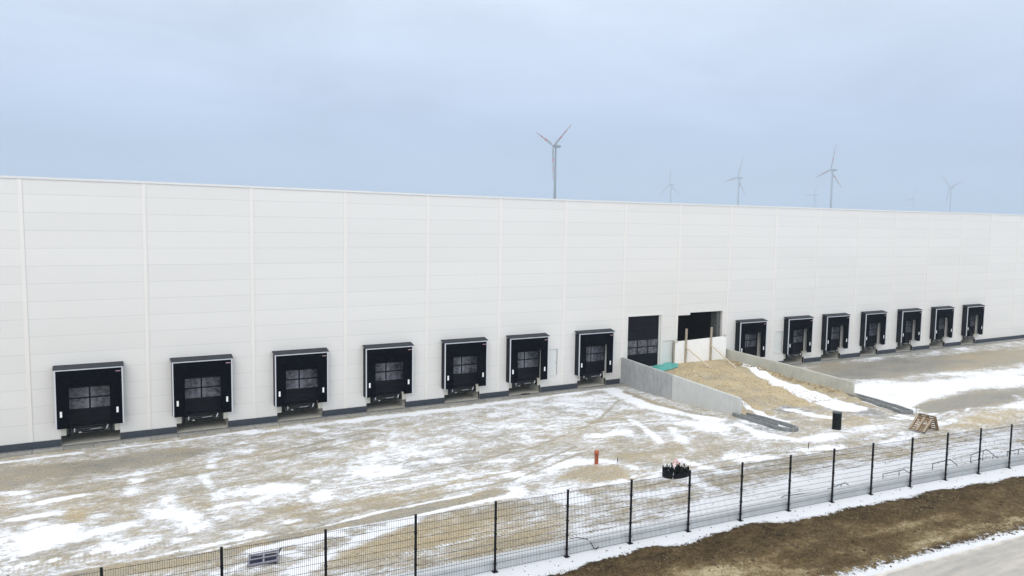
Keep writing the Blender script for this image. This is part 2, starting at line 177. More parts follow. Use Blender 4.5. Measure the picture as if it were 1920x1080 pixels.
def noise(t, vec, scale, detail=4, rough=.55, dist=0):
    n = N(t, 'ShaderNodeTexNoise'); n.inputs['Scale'].default_value = scale; n.inputs['Detail'].default_value = detail
    n.inputs['Roughness'].default_value = rough; n.inputs['Distortion'].default_value = dist
    t.links.new(vec, n.inputs[0]); return n.outputs[0]
def mapping(t, src, scale=(1,1,1), rot=(0,0,0), loc=(0,0,0)):
    n = N(t, 'ShaderNodeMapping'); n.inputs['Scale'].default_value = scale; n.inputs['Rotation'].default_value = rot; n.inputs['Location'].default_value = loc
    t.links.new(src, n.inputs[0]); return n.outputs[0]

SNOW = (.86, .88, .91)
def ground_mat(name='snowy ground'):
    m = bpy.data.materials.new(name); m.use_nodes = True; t = m.node_tree; b = t.nodes['Principled BSDF']
    b.inputs['Specular IOR Level'].default_value = .35
    co = N(t, 'ShaderNodeTexCoord').outputs['Object']
    def attr(n):
        a = N(t, 'ShaderNodeAttribute'); a.attribute_name = n; return a.outputs['Fac']
    sn, tn, tr = attr('snow'), attr('tone'), attr('tread')
    # earth colours
    big = noise(t, mapping(t, co, (.55, 1, 1)), .35, 5, .6, .3)
    mid = noise(t, mapping(t, co, (.8, 1, 1)), 1.9, 8, .75, .2)
    fine = noise(t, co, 8, 6, .8)
    grit = noise(t, co, 55, 3, .8)
    tone = math_node(t, 'ADD', math_node(t, 'MULTIPLY', math_node(t, 'SUBTRACT', big, .5), 1.8), math_node(t, 'MULTIPLY', math_node(t, 'SUBTRACT', mid, .5), 3.0))
    tone = math_node(t, 'ADD', tone, tn)
    r = N(t, 'ShaderNodeValToRGB'); t.links.new(mapr(t, tone, -1.2, 1.2, 0, 1), r.inputs[0])
    els = r.color_ramp
    els.elements[0].position = 0; els.elements[0].color = (.22, .215, .20, 1)
    els.elements[1].position = 1; els.elements[1].color = (.53, .43, .26, 1)
    for p_, c_ in ((.3, (.33, .31, .26)), (.5, (.40, .35, .26)), (.75, (.47, .39, .25))):
        q = els.elements.new(p_); q.color = (*c_, 1)
    g = math_node(t, 'ADD', math_node(t, 'MULTIPLY', fine, .75), math_node(t, 'MULTIPLY', grit, .75))
    g = mapr(t, g, .54, .97, .36, 1.58)
    gm = N(t, 'ShaderNodeVectorMath'); gm.operation = 'SCALE'; t.links.new(r.outputs[0], gm.inputs[0]); t.links.new(g, gm.inputs['Scale'])
    # snow cover
    n1 = noise(t, mapping(t, co, (.72, 1, 1), (0, 0, .1)), .8, 9, .66, .35)
    n2 = noise(t, mapping(t, co, (.6, 1, 1), (0, 0, -.12)), 4.6, 6, .75, .2)
    n3 = noise(t, co, 19, 4, .8)
    v = math_node(t, 'ADD', math_node(t, 'MULTIPLY', math_node(t, 'SUBTRACT', n1, .5), 2.1), math_node(t, 'MULTIPLY', math_node(t, 'SUBTRACT', n2, .5), 2.0))
    v = math_node(t, 'ADD', v, math_node(t, 'MULTIPLY', math_node(t, 'SUBTRACT', n3, .5), 1.3))
    # tyre prints: ribs across the track
    wv = N(t, 'ShaderNodeTexWave'); wv.wave_type = 'BANDS'; wv.bands_direction = 'X'; wv.inputs['Scale'].default_value = 1.9
    wv.inputs['Distortion'].default_value = 1.2; wv.inputs['Detail'].default_value = 2; wv.inputs['Detail Scale'].default_value = 3
    t.links.new(mapping(t, co, (1, .55, 1)), wv.inputs[0])
    wv2 = N(t, 'ShaderNodeTexWave'); wv2.wave_type = 'BANDS'; wv2.bands_direction = 'Y'; wv2.inputs['Scale'].default_value = .75
    wv2.inputs['Distortion'].default_value = 2.5; wv2.inputs['Detail'].default_value = 2; wv2.inputs['Detail Scale'].default_value = .6
    t.links.new(mapping(t, co, (.3, 1, 1), (0, 0, -.10)), wv2.inputs[0])
    ww = math_node(t, 'ADD', math_node(t, 'MULTIPLY', math_node(t, 'SUBTRACT', wv.outputs[0], .5), .35), math_node(t, 'MULTIPLY', math_node(t, 'SUBTRACT', wv2.outputs[0], .5), .30))
    v = math_node(t, 'ADD', v, math_node(t, 'MULTIPLY', ww, tr))
    v = math_node(t, 'ADD', v, sn); speck = noise(t, co, 11, 3, .9); v = math_node(t, 'ADD', v, math_node(t, 'MULTIPLY', math_node(t, 'SUBTRACT', speck, .5), .5))
    full = mapr(t, v, .23, .285, 0, 1, True)
    dust = mapr(t, v, -.18, .23, 0, .55)
    cover = math_node(t, 'MAXIMUM', full, dust)
    col = mixc(t, cover, gm.outputs[0], SNOW)
    t.links.new(col, b.inputs['Base Color'])
    t.links.new(mapr(t, math_node(t, 'ADD', mid, math_node(t, 'MULTIPLY', cover, .6)), .35, .75, .38, .88), b.inputs['Roughness'])
    bp = N(t, 'ShaderNodeBump'); bp.inputs['Strength'].default_value = .7; bp.inputs['Distance'].default_value = .05
    h = math_node(t, 'ADD', math_node(t, 'MULTIPLY', full, .5), math_node(t, 'MULTIPLY', math_node(t, 'ADD', fine, mid), math_node(t, 'SUBTRACT', 1.1, full)))
    t.links.new(h, bp.inputs['Height']); t.links.new(bp.outputs[0], b.inputs['Normal'])
    return m
M_ground = ground_mat()

def cladding_mat():
    m = bpy.data.materials.new('white sandwich panel'); m.use_nodes = True; t = m.node_tree; b = t.nodes['Principled BSDF']
    b.inputs['Roughness'].default_value = .45; b.inputs['Specular IOR Level'].default_value = .35
    co = N(t, 'ShaderNodeTexCoord').outputs['Object']; sp = N(t, 'ShaderNodeSeparateXYZ'); t.links.new(co, sp.inputs[0])
    zz = math_node(t, 'SUBTRACT', sp.outputs[2], .445)
    fr = math_node(t, 'FRACT', zz)
    d = math_node(t, 'MINIMUM', fr, math_node(t, 'SUBTRACT', 1.0, fr))
    ln = mapr(t, d, .006, .014, 1, 0)
    # one tone for each panel (bay by row)
    bay = math_node(t, 'FLOOR', math_node(t, 'DIVIDE', sp.outputs[0], 6.02)); row = math_node(t, 'FLOOR', zz)
    wn = N(t, 'ShaderNodeTexWhiteNoise'); wn.noise_dimensions = '2D'; cv = N(t, 'ShaderNodeCombineXYZ')
    t.links.new(bay, cv.inputs[0]); t.links.new(row, cv.inputs[1]); t.links.new(cv.outputs[0], wn.inputs['Vector'])
    big = noise(t, mapping(t, co, (.08, 1, .3)), 1.0, 3)
    k = math_node(t, 'ADD', mapr(t, wn.outputs[0], 0, 1, .975, 1.01), mapr(t, big, .3, .7, -.012, .012))
    vm = N(t, 'ShaderNodeVectorMath'); vm.operation = 'SCALE'; vm.inputs[0].default_value = (.74, .725, .69); t.links.new(k, vm.inputs['Scale'])
    col = mixc(t, math_node(t, 'MULTIPLY', ln, .42), vm.outputs[0], (.35, .37, .38))
    t.links.new(col, b.inputs['Base Color'])
    bp = N(t, 'ShaderNodeBump'); bp.invert = True; bp.inputs['Strength'].default_value = .35; bp.inputs['Distance'].default_value = .01
    t.links.new(ln, bp.inputs['Height']); t.links.new(bp.outputs[0], b.inputs['Normal'])
    return m
M_clad = cladding_mat()
M_strip = mat('cover strip', (.78, .75, .705), .45)
M_eaves = mat('eaves flashing', (.72, .71, .69), .4)
M_plinth = mat('dark plinth', (.045, .054, .068), .6, .12, 3)
M_black = mat('black curtain fabric', (.003, .0035, .006), .8, .25, 7, spec=.0, bump=.2, bscale=9)
M_blackside = mat('black side sheet', (.008, .010, .014), .6, .2, 6, spec=.15)
M_canopy = mat('black corrugated sheet', (.022, .027, .036), .5, .2, 5, spec=.3)
M_alu = mat('aluminium trim', (.60, .62, .66), .4, spec=.5)
M_door = mat('dark door panel', (.005, .0055, .009), .5, .2, 3, spec=.12)
M_marker = mat('white marker', (.88, .88, .86), .5)
M_rail = mat('galvanised steel', (.30, .33, .35), .45, .25, 9, metal=.4)
M_roof = mat('grey roof membrane', (.45, .46, .47), .8, .1, .5)
M_conc_l = mat('pit concrete', (.60, .58, .50), .85, .12, 2.2, bump=.15, bscale=20)
M_inner = mat('hall interior', (.05, .05, .05), .9)
M_white_door = mat('pale door leaf', (.70, .715, .69), .4)
M_frame_w = mat('white door frame', (.74, .73, .70), .45)
M_black_metal = mat('black powder coated steel', (.006, .007, .010), .5, spec=.2)
M_red = mat('red print', (.55, .06, .05), .6)

def concrete_mat(name, base, streak=.25):
    m = bpy.data.materials.new(name); m.use_nodes = True; t = m.node_tree; b = t.nodes['Principled BSDF']; b.inputs['Roughness'].default_value = .85
    co = N(t, 'ShaderNodeTexCoord').outputs['Object']
    a = noise(t, co, .9, 6, .65, .4); s = noise(t, mapping(t, co, (3, 3, .5)), 1.5, 5, .6); f = noise(t, co, 35, 3, .7)
    v = math_node(t, 'ADD', math_node(t, 'MULTIPLY', a, .6), math_node(t, 'ADD', math_node(t, 'MULTIPLY', s, .5), math_node(t, 'MULTIPLY', f, .25)))
    k = mapr(t, v, .45, .92, 1-streak, 1+streak)
    sp = N(t, 'ShaderNodeSeparateXYZ'); t.links.new(co, sp.inputs[0])
    # tie holes in a regular grid
    fy = math_node(t, 'ABSOLUTE', math_node(t, 'SUBTRACT', math_node(t, 'FRACT', math_node(t, 'DIVIDE', sp.outputs[1], 1.25)), .5))
    fz = math_node(t, 'ABSOLUTE', math_node(t, 'SUBTRACT', math_node(t, 'FRACT', math_node(t, 'DIVIDE', sp.outputs[2], 1.1)), .5))
    dd = math_node(t, 'SQRT', math_node(t, 'ADD', math_node(t, 'POWER', math_node(t, 'MULTIPLY', fy, 1.25), 2), math_node(t, 'POWER', math_node(t, 'MULTIPLY', fz, 1.1), 2)))
    hole = mapr(t, dd, .012, .03, .45, 1)
    k = math_node(t, 'MULTIPLY', k, hole)
    vm = N(t, 'ShaderNodeVectorMath'); vm.operation = 'SCALE'; vm.inputs[0].default_value = base; t.links.new(k, vm.inputs['Scale'])
    t.links.new(vm.outputs[0], b.inputs['Base Color'])
    bp = N(t, 'ShaderNodeBump'); bp.inputs['Strength'].default_value = .3; bp.inputs['Distance'].default_value = .01
    t.links.new(v, bp.inputs['Height']); t.links.new(bp.outputs[0], b.inputs['Normal'])
    return m
M_conc_a = concrete_mat('weathered grey concrete', (.40, .405, .40), .34)
M_conc_b = concrete_mat('pale grey concrete', (.56, .57, .54), .12)
M_conc_c = concrete_mat('beige grey concrete', (.50, .495, .43), .2)
M_conc_top = concrete_mat('kerb wall concrete', (.66, .69, .70), .10)

def glass_mat():
    m = bpy.data.materials.new('dusty window pane'); m.use_nodes = True; t = m.node_tree; b = t.nodes['Principled BSDF']
    co = N(t, 'ShaderNodeTexCoord').outputs['Object']
    oi = N(t, 'ShaderNodeObjectInfo'); ad = N(t, 'ShaderNodeVectorMath'); ad.operation = 'ADD'; cb = N(t, 'ShaderNodeCombineXYZ')
    t.links.new(math_node(t, 'MULTIPLY', oi.outputs['Random'], 40.0), cb.inputs[1]); t.links.new(co, ad.inputs[0]); t.links.new(cb.outputs[0], ad.inputs[1])
    a = noise(t, mapping(t, ad.outputs[0], (1.2, 1, 5), (0, .12, 0)), 3.0, 6, .7, .8); c = noise(t, ad.outputs[0], 2.1, 3, .5, 1.5)
    k = math_node(t, 'ADD', math_node(t, 'MULTIPLY', a, .6), math_node(t, 'MULTIPLY', c, .6))
    sp = N(t, 'ShaderNodeSeparateXYZ'); t.links.new(co, sp.inputs[0])
    ax = math_node(t, 'ABSOLUTE', sp.outputs[0]); az_ = math_node(t, 'ABSOLUTE', math_node(t, 'SUBTRACT', sp.outputs[2], 2.55))
    rim = mapr(t, math_node(t, 'ADD', ax, math_node(t, 'MULTIPLY', c, .25)), .12, .45, .28, 0)
    k = math_node(t, 'ADD', k, rim)
    col = mixc(t, mapr(t, k, .46, .95, 0, 1), (.020, .021, .029), (.235, .24, .285))
    t.links.new(col, b.inputs['Base Color']); b.inputs['Roughness'].default_value = .22; b.inputs['Specular IOR Level'].default_value = .55
    return m
M_glass = glass_mat()

# ---------------------------------------------------------------- terrain
FX = np.array([f[0] for f in FENCE]); FYv = np.array([f[1] for f in FENCE]); FH = np.array([f[2] for f in FENCE])
def Fy(x):
    x = np.asarray(x, float); y = np.interp(x, FX, FYv)
    sl0 = (FYv[1]-FYv[0])/(FX[1]-FX[0]); sl1 = (FYv[-1]-FYv[-2])/(FX[-1]-FX[-2])
    y = np.where(x < FX[0], FYv[0]+np.maximum(x-FX[0], -300)*sl0, y)
    y = np.where(x > FX[-1], FYv[-1]+np.minimum(x-FX[-1], 300)*sl1*.6, y); return y
def vnoise(x, y, seed=0):
    xi, yi = np.floor(x).astype(int), np.floor(y).astype(int); fx, fy = x-xi, y-yi
    fx = fx*fx*(3-2*fx); fy = fy*fy*(3-2*fy)
    def h(a, b):
        q = np.sin(a*127.1+b*311.7+seed*74.7)*43758.5453; return q-np.floor(q)
    return (h(xi, yi)*(1-fx)+h(xi+1, yi)*fx)*(1-fy)+(h(xi, yi+1)*(1-fx)+h(xi+1, yi+1)*fx)*fy
def fbm(x, y, o=4, seed=0):
    s = 0; a = .5
    for i in range(o): s = s+a*vnoise(x*2**i, y*2**i, seed+i); a *= .5
    return s
def Hyard(x, y):
    x = np.asarray(x, float); y = np.asarray(y, float)
    z = 1.1*np.clip((-y-3)/23, 0, 1)
    near = np.clip((-y-2)/4, 0, 1)
    z = z + near*(fbm(x*.5, y*.9, 4, 3)-.47)*.10
    z = z + .16*np.exp(-(((x-27)/2.6)**2+((y+19.6)/1.3)**2))          # low mound by the orange pipe
    z = z + .12*np.exp(-(((x-28.2)/1.8)**2+((y+22.9)/.9)**2))
    z = z + .22*np.exp(-(((x-8.3)/1.0)**2+((y+23.1)/.7)**2))
    b = np.clip((x-44)/6, 0, 1)*np.exp(-((y+22.4-.35*np.sin(x*.35))/1.7)**2)
    z = z + b*(.22+.25*(fbm(x*.9, y*1.6, 4, 9)-.5))
    return z
def Hverge(v):
    return np.interp(v, [-60, -8, -6.2, -5.4, -.6, 0, .25], [.70, .70, .70, .66, .80, .85, .85])
def ground_h(x, y):
    x = np.asarray(x, float); v = np.asarray(y, float)-Fy(x)
    return np.where(v > .24, Hyard(x, y), Hverge(v) + np.where(v < -.5, ((fbm(x*1.1, v*1.6, 4, 5)-.47)*.10+(fbm(x*4.1, v*4.6, 3, 8)-.44)*.07)*np.clip((v+6.0)/.7, 0, 1), 0))
def gh(x, y): return float(ground_h(np.array([x]), np.array([y]))[0])

def field(X, Y, L):
    s = np.zeros_like(X)
    for cx, cy, a, b, c, d, amp in L:
        dx, dy = X-cx, Y-cy; u = a*dx+b*dy; w = c*dx+d*dy; r = np.sqrt(u*u+w*w)
        s += amp*np.clip((1.45-r)/.9, 0, 1)
    return s
def strokes(X, Y, L, soft=.7):
    s = np.zeros_like(X)
    for pts, w, amp in L:
        best = np.full_like(X, 1e9)
        for (x0, y0), (x1, y1) in zip(pts[:-1], pts[1:]):
            dx, dy = x1-x0, y1-y0; L2 = dx*dx+dy*dy
            t = np.clip(((X-x0)*dx+(Y-y0)*dy)/L2, 0, 1)
            best = np.minimum(best, np.hypot(X-x0-t*dx, Y-y0-t*dy))
        s += amp*np.clip((w*(1+soft)-best)/(w*soft*2), 0, 1)
    return s
def grid_object(name, X, Y, Z, mat_, attrs):
    ny, nx = X.shape; me = bpy.data.meshes.new(name)
    V = np.stack([X, Y, Z], -1).reshape(-1, 3)
    i = np.arange(nx*ny).reshape(ny, nx); F = np.stack([i[:-1, :-1], i[:-1, 1:], i[1:, 1:], i[1:, :-1]], -1).reshape(-1, 4)
    me.vertices.add(len(V)); me.vertices.foreach_set('co', V.ravel())
    me.loops.add(F.size); me.loops.foreach_set('vertex_index', F.ravel())
    me.polygons.add(len(F)); me.polygons.foreach_set('loop_start', np.arange(0, F.size, 4)); me.polygons.foreach_set('loop_total', np.full(len(F), 4))
    me.polygons.foreach_set('use_smooth', [True]*len(F))
    me.update(calc_edges=True); me.materials.append(mat_)
    for k, a in attrs.items():
        at = me.attributes.new(k, 'FLOAT', 'POINT'); at.data.foreach_set('value', a.reshape(-1).astype(np.float32))
    o = bpy.data.objects.new(name, me); C.objects.link(o); return o

# yard: from the fence line back to behind the wall face
xs = np.concatenate([[-3900, -1200, -400, -120, -60, -30, -15, -8], np.arange(-5, 48, .13), np.arange(48, 62, .2), np.arange(62, 112, .35), [114, 118, 125, 140, 180, 260, 500, 1300, 3900]])
vs = np.concatenate([np.array([.25, .34]), np.arange(.42, 14, .11), np.arange(14, 27.6, .16), [28.5, 30, 34, 90, 300, 1000, 2500, 3920]])
X, V = np.meshgrid(xs, vs); Y = V+Fy(X)
Z = np.where(Y > 2, 0, Hyard(X, Y)); Z = np.where(Y > -3, np.where(Z > 0, 0, Z)*0, Z)
Y = np.minimum(Y, 3900)
sn = .10 - .10*np.clip((18-X)/20, 0, 1) + .05*np.exp(-((X-22)/9)**2-((Y+10)/6)**2) + field(X, Y, WHITE) + strokes(X, Y, STROKES)
sn = sn - .25*np.clip((Y+2.0)/1.5, 0, 1)
sn = np.clip(sn, -1.2, .75)
grid_object('ground', X, Y, Z, M_ground, {'snow': sn, 'tone': field(X, Y, TONE)+.0, 'tread': np.clip(strokes(X, Y, TREAD, .6), 0, 1)})['kind'] = 'structure'

# verge with dead grass on our side of the fence
def verge_mat():
    m = bpy.data.materials.new('brown verge'); m.use_nodes = True; t = m.node_tree; b = t.nodes['Principled BSDF']; b.inputs['Roughness'].default_value = .95
    b.inputs['Specular IOR Level'].default_value = .15
    co = N(t, 'ShaderNodeTexCoord').outputs['Object']
    a = N(t, 'ShaderNodeAttribute'); a.attribute_name = 'snow'; g = N(t, 'ShaderNodeAttribute'); g.attribute_name = 'tone'
    big = noise(t, mapping(t, co, (.5, 1, 1), (0,0,.05)), 1.1, 9, .72, .3); mid = noise(t, co, 4, 6, .75); fine = noise(t, co, 17, 5, .85)
    v = math_node(t, 'ADD', math_node(t, 'MULTIPLY', big, .9), math_node(t, 'ADD', math_node(t, 'MULTIPLY', mid, .55), math_node(t, 'MULTIPLY', fine, .95)))
    v = math_node(t, 'ADD', v, math_node(t, 'MULTIPLY', g.outputs['Fac'], .5))
    r = N(t, 'ShaderNodeValToRGB'); t.links.new(mapr(t, v, .98, 1.60, 0, 1), r.inputs[0]); e = r.color_ramp
    e.elements[0].color = (.028, .020, .011, 1); e.elements[1].color = (.60, .52, .34, 1)
    for p_, c_ in ((.25, (.085, .056, .026)), (.5, (.155, .108, .052)), (.72, (.32, .255, .14))):
        q = e.elements.new(p_); q.color = (*c_, 1)
    s = math_node(t, 'ADD', a.outputs['Fac'], math_node(t, 'ADD', math_node(t, 'MULTIPLY', mid, 1.15), math_node(t, 'MULTIPLY', fine, .6)))
    full = mapr(t, s, 1.34, 1.40, 0, 1, True)
    t.links.new(mixc(t, full, r.outputs[0], SNOW), b.inputs['Base Color'])
    bp = N(t, 'ShaderNodeBump'); bp.inputs['Strength'].default_value = .9; bp.inputs['Distance'].default_value = .05
    t.links.new(math_node(t, 'ADD', math_node(t, 'MULTIPLY', mid, .5), math_node(t, 'ADD', fine, full)), bp.inputs['Height']); t.links.new(bp.outputs[0], b.inputs['Normal'])
    return m
M_verge = verge_mat()
xs2 = np.concatenate([[-3900, -1000, -300, -60, -20], np.arange(-5, 52, .12), [54, 58, 64, 80, 120, 300, 1000, 3900]])
vs2 = np.concatenate([[-3850, -900, -200, -60, -20, -10], np.arange(-7.2, .21, .08), [.22]])
X, V = np.meshgrid(xs2, vs2); Y = np.maximum(V+Fy(X), -3900); Z = ground_h(X, V+Fy(X))
Z = np.where(V < -5.3, Hverge(V)-.03, Z)
SE = np.array(SNOW_EDGE); sv = SE[:, 1]-Fy(SE[:, 0])
ev = np.interp(X, SE[:, 0], sv, left=-1.0)
sn = .5+np.clip((V-ev+.14*np.sin(X*1.7)*np.sin(X*.63))/.35, -1, 1)*.45
sn = np.maximum(sn, .5-.45+0*sn)
# old salt snow by the road side
sn = np.maximum(sn, .50+np.clip((-5.0-V)/.7, -1.2, .6)*.42)
tn = np.clip((-3.2-V)/1.8, 0, 1)*(1.9*fbm(X*.5, V*1.6, 4, 2)-.55) - .15*np.clip((V+2.6)/1.5, 0, 1)
# pale worn patches towards the near end
tn = tn + .6*np.exp(-(((X-22.5)/2.6)**2+((V+3.2)/.8)**2)) + .4*np.exp(-(((X-33)/3)**2+((V+3.0)/.35)**2))
grid_object('verge', X, Y, Z, M_verge, {'snow': sn, 'tone': tn})['kind'] = 'structure'

def road_mat():
    m = bpy.data.materials.new('salted road'); m.use_nodes = True; t = m.node_tree; b = t.nodes['Principled BSDF']; b.inputs['Roughness'].default_value = .7
    co = N(t, 'ShaderNodeTexCoord').outputs['Object']; a = N(t, 'ShaderNodeAttribute'); a.attribute_name = 'snow'
    st = noise(t, mapping(t, co, (.10, 1, 1), (0, 0, .085)), 2.2, 4, .6); mid = noise(t, mapping(t, co, (.5, 1, 1)), 3, 5, .6); f = noise(t, co, 22, 5, .85)
    v = math_node(t, 'ADD', math_node(t, 'MULTIPLY', st, 1.0), math_node(t, 'ADD', math_node(t, 'MULTIPLY', mid, .4), math_node(t, 'MULTIPLY', f, .6)))
    col = mixc(t, mapr(t, v, .75, 1.25, 0, 1), (.36, .345, .315), (.60, .555, .48))
    s = math_node(t, 'ADD', a.outputs['Fac'], math_node(t, 'MULTIPLY', math_node(t, 'ADD', mid, f), .4))
    col = mixc(t, mapr(t, s, .75, 1.0, 0, 1), col, (.84, .80, .72)); t.links.new(col, b.inputs['Base Color'])
    bp = N(t, 'ShaderNodeBump'); bp.inputs['Strength'].default_value = .3; bp.inputs['Distance'].default_value = .01
    t.links.new(f, bp.inputs['Height']); t.links.new(bp.outputs[0], b.inputs['Normal'])
    return m
xr = np.concatenate([[-300, -60, -20], np.arange(-5, 52, .5), [60, 90, 300]]); vr = np.concatenate([np.arange(-5.6, -7.2, -.15), [-8, -9, -10, -11.5]])[::-1]
X, V = np.meshgrid(xr, vr); Y = V+Fy(X)
rv = np.interp(V, [-11.5, -6.2, -5.6], [0, .05, .5])
grid_object('road', X, Y, np.full_like(X, .712), road_mat(), {'snow': rv})['kind'] = 'structure'

# sand heap filling the drive-in ramp between the retaining walls
def RW1x(y): return float(np.interp(-y, [0, 7.3, 14.1], [41.77, 40.99, 40.87]))
def RW2x(y): return float(np.interp(-y, [0, 13.3], [53.81, 53.75]))
def Hramp(x, y):
    z = np.interp(-y, [0, 3, 7, 13.5, 20], [1.28, 1.17, .86, .53, .83]) + .16*np.exp(-((x-47)/3.2)**2)*np.clip(-y/3, 0, 1)*np.clip((14+y)/5, 0, 1)
    k = np.clip((x-45.5)/1.5, 0, 1)*np.clip((x-42)/1, 0, 1)
    z = z - .22*np.clip((46.6-x)/2.2, 0, 1)*np.clip((4+y)/3.5, 0, 1)       # trench by the big door
    amp = np.clip((-y)/1.5, .15, 1)*np.clip((19.5+y)/5, .2, 1)
    rut = np.sin((x-.32*y)*2.3+2.2*fbm(x*.4, y*.25, 3, 31)); z = z + amp*.045*rut
    z = z + amp*((fbm(x*.8, y*.9, 6, 11)-.47)*.62 + .10*np.exp(-((x-48.5)/2.2)**2)*np.exp(-((y+7)/5)**2))
    return z
ys = np.arange(-.02, -21.5, -.13)[::-1]; u = np.linspace(0, 1, 96)
X = np.zeros((len(ys), 96)); Y = np.repeat(ys[:, None], 96, 1)
for i, y in enumerate(ys):
    a = np.interp(-y, [0, 7.3, 14.1, 14.6, 21.5], [41.95, 41.17, 41.05, 40.9, 42.8]); b = np.interp(-y, [0, 13.3, 14, 21.5], [53.85, 53.8, 53.7, 50.6])
    X[i] = a+(b-a)*u
Z = Hramp(X, Y)
G = Hyard(X, Y); ed = np.clip(np.minimum(u, 1-u)*9, 0, 1)[None, :]
bl = np.clip((-Y-13.6)/1.5, 0, 1); fade = np.clip((21.2+Y)/3.0, 0, 1)
w = np.where(bl > 0, 1-bl*(1-ed*fade), 1)
Z = np.where(Y < -13.6, np.maximum(Z, G+.03), Z)
Z = np.where(Y < -13.6, (G-.06)*(1-w)+np.maximum(Z, G+.02)*w, Z)
sn = -.55 + field(X, Y, RAMP_W) + strokes(X, Y, RAMP_S, .3) + .45*np.clip((-Y-13)/3, 0, 1)
grid_object('sand_ramp', X, Y, Z, M_ground, {'snow': np.clip(sn, -1, .8), 'tone': .62*np.clip((17.5+Y)/3, 0.2, 1)+2.0*(fbm(X*1.3, Y*.9, 5, 17)-.5)+field(X, Y, RAMP_T), 'tread': np.zeros_like(X)})['kind'] = 'structure'

# pavement strip and kerb stones along the wall foot
def paving_mat(sx, name, c):
    m = bpy.data.materials.new(name); m.use_nodes = True; t = m.node_tree; b = t.nodes['Principled BSDF']; b.inputs['Roughness'].default_value = .85
    co = N(t, 'ShaderNodeTexCoord').outputs['Object']; sp = N(t, 'ShaderNodeSeparateXYZ'); t.links.new(co, sp.inputs[0])
    q = math_node(t, 'DIVIDE', sp.outputs[0], sx); fr = math_node(t, 'FRACT', q); d = math_node(t, 'MINIMUM', fr, math_node(t, 'SUBTRACT', 1.0, fr))
    ln = mapr(t, math_node(t, 'MULTIPLY', d, sx), .012, .03, .45, 1)
    wn = N(t, 'ShaderNodeTexWhiteNoise'); wn.noise_dimensions = '1D'; t.links.new(math_node(t, 'FLOOR', q), wn.inputs['W'])
    n = noise(t, co, 6, 5, .7)
    k = math_node(t, 'MULTIPLY', ln, math_node(t, 'ADD', mapr(t, wn.outputs[0], 0, 1, .82, 1.05), mapr(t, n, .3, .7, -.2, .2)))
    vm = N(t, 'ShaderNodeVectorMath'); vm.operation = 'SCALE'; vm.inputs[0].default_value = c; t.links.new(k, vm.inputs['Scale']); t.links.new(vm.outputs[0], b.inputs['Base Color'])
    return m
for (xa, xb) in ((-40, 41.7), (54.0, 135)):
    o = MB().box(xa, xb, -.22, -.04, -.1, .030).build('drain_channel', paving_mat(.5, 'drain channel', (.14, .15, .16))); o['kind'] = 'structure'
    o = MB().box(xa, xb, -.60, -.225, -.1, .040).build('pavement', paving_mat(.4, 'grey paving stone', (.27, .27, .26))); o['kind'] = 'structure'
    o = MB().box(xa, xb, -1.05, -.605, -.1, .085).build('kerb', paving_mat(1.5, 'kerb stone', (.33, .32, .285))); o['kind'] = 'structure'
    if xa > 0: pass

# ---------------------------------------------------------------- warehouse
WX0, WX1, WD = -34.0, 132.0, 62.0
HOLES = []
DOCKS = [2.88, 8.98, 15.05, 21.12, 27.04, 32.46, 38.82, 56.72, 63.18, 68.73, 74.78, 80.96, 87.07, 93.24]
PITS  = [(1.37,4.41),(7.50,10.52),(13.56,16.56),(19.63-3.03+3.03-0.0-0.0,22.56),(25.57,28.48),(31.0,33.87),(37.39,40.26),(55.2,58.2),(61.62,64.57),(67.1,70.07),(73.2,76.16),(79.3,82.25),(85.4,88.4),(91.6,94.57)]
for c, (a, b) in zip(DOCKS, PITS):
    HOLES += [(a, b, -1, 1.16), (c-1.42, c+1.42, 1.16, 3.9)]
HOLES += [(42.42, 46.02, 1.16, 5.62), (46.34, 47.50, 1.16, 3.33), (34.50, 35.40, 1.27, 3.38), (60.30, 61.34, 1.27, 3.34)]
HOLES += [(47.96, 49.36, 1.16, 5.47), (49.36, 53.29, 1.16, 5.67)]
EX = np.array([q[0] for q in EAVES]); EZ = np.array([q[1] for q in EAVES])
def eave(x): return float(np.interp(x, EX, EZ))-.0
def wall_with_holes():
    m = MB(); T = .24
    X_ = sorted(set([WX0, WX1]+[h[0] for h in HOLES]+[h[1] for h in HOLES]+[float(q) for q in EX]))
    Z_ = sorted(set([0.0]+[h[2] for h in HOLES if h[2] > 0]+[h[3] for h in HOLES]+[14.0]))
    Z_.append(99)
    def solid(i, j):
        if i < 0 or j < 0 or i >= len(X_)-1 or j >= len(Z_)-1: return True
        cx, cz = (X_[i]+X_[i+1])/2, (Z_[j]+min(Z_[j+1], 15))/2
        return not any(h[0] < cx < h[1] and h[2] < cz < h[3] for h in HOLES)
    for i in range(len(X_)-1):
        for j in range(len(Z_)-1):
            x0, x1, z0, z1 = X_[i], X_[i+1], Z_[j], Z_[j+1]
            za = z1 if z1 < 90 else eave(x0); zb = z1 if z1 < 90 else eave(x1)
            if solid(i, j):
                m.quad((x0,0,z0),(x1,0,z0),(x1,0,zb),(x0,0,za)); m.quad((x1,T,z0),(x0,T,z0),(x0,T,za),(x1,T,zb))
            else:
                if solid(i-1, j): m.quad((x0,0,z0),(x0,0,z1),(x0,T,z1),(x0,T,z0))
                if solid(i+1, j): m.quad((x1,0,z0),(x1,T,z0),(x1,T,z1),(x1,0,z1))
                if solid(i, j+1): m.quad((x0,0,z1),(x1,0,z1),(x1,T,z1),(x0,T,z1))
                if solid(i, j-1) and j > 0: m.quad((x0,0,z0),(x0,T,z0),(x1,T,z0),(x1,0,z0))
    m.box(WX0, WX0+.2, T+.003, WD-.2, 0, 14.6); m.box(WX1-.2, WX1, T+.003, WD-.2, 0, 14.6); m.box(WX0, WX1, WD-.197, WD, 0, 14.6)
    return m
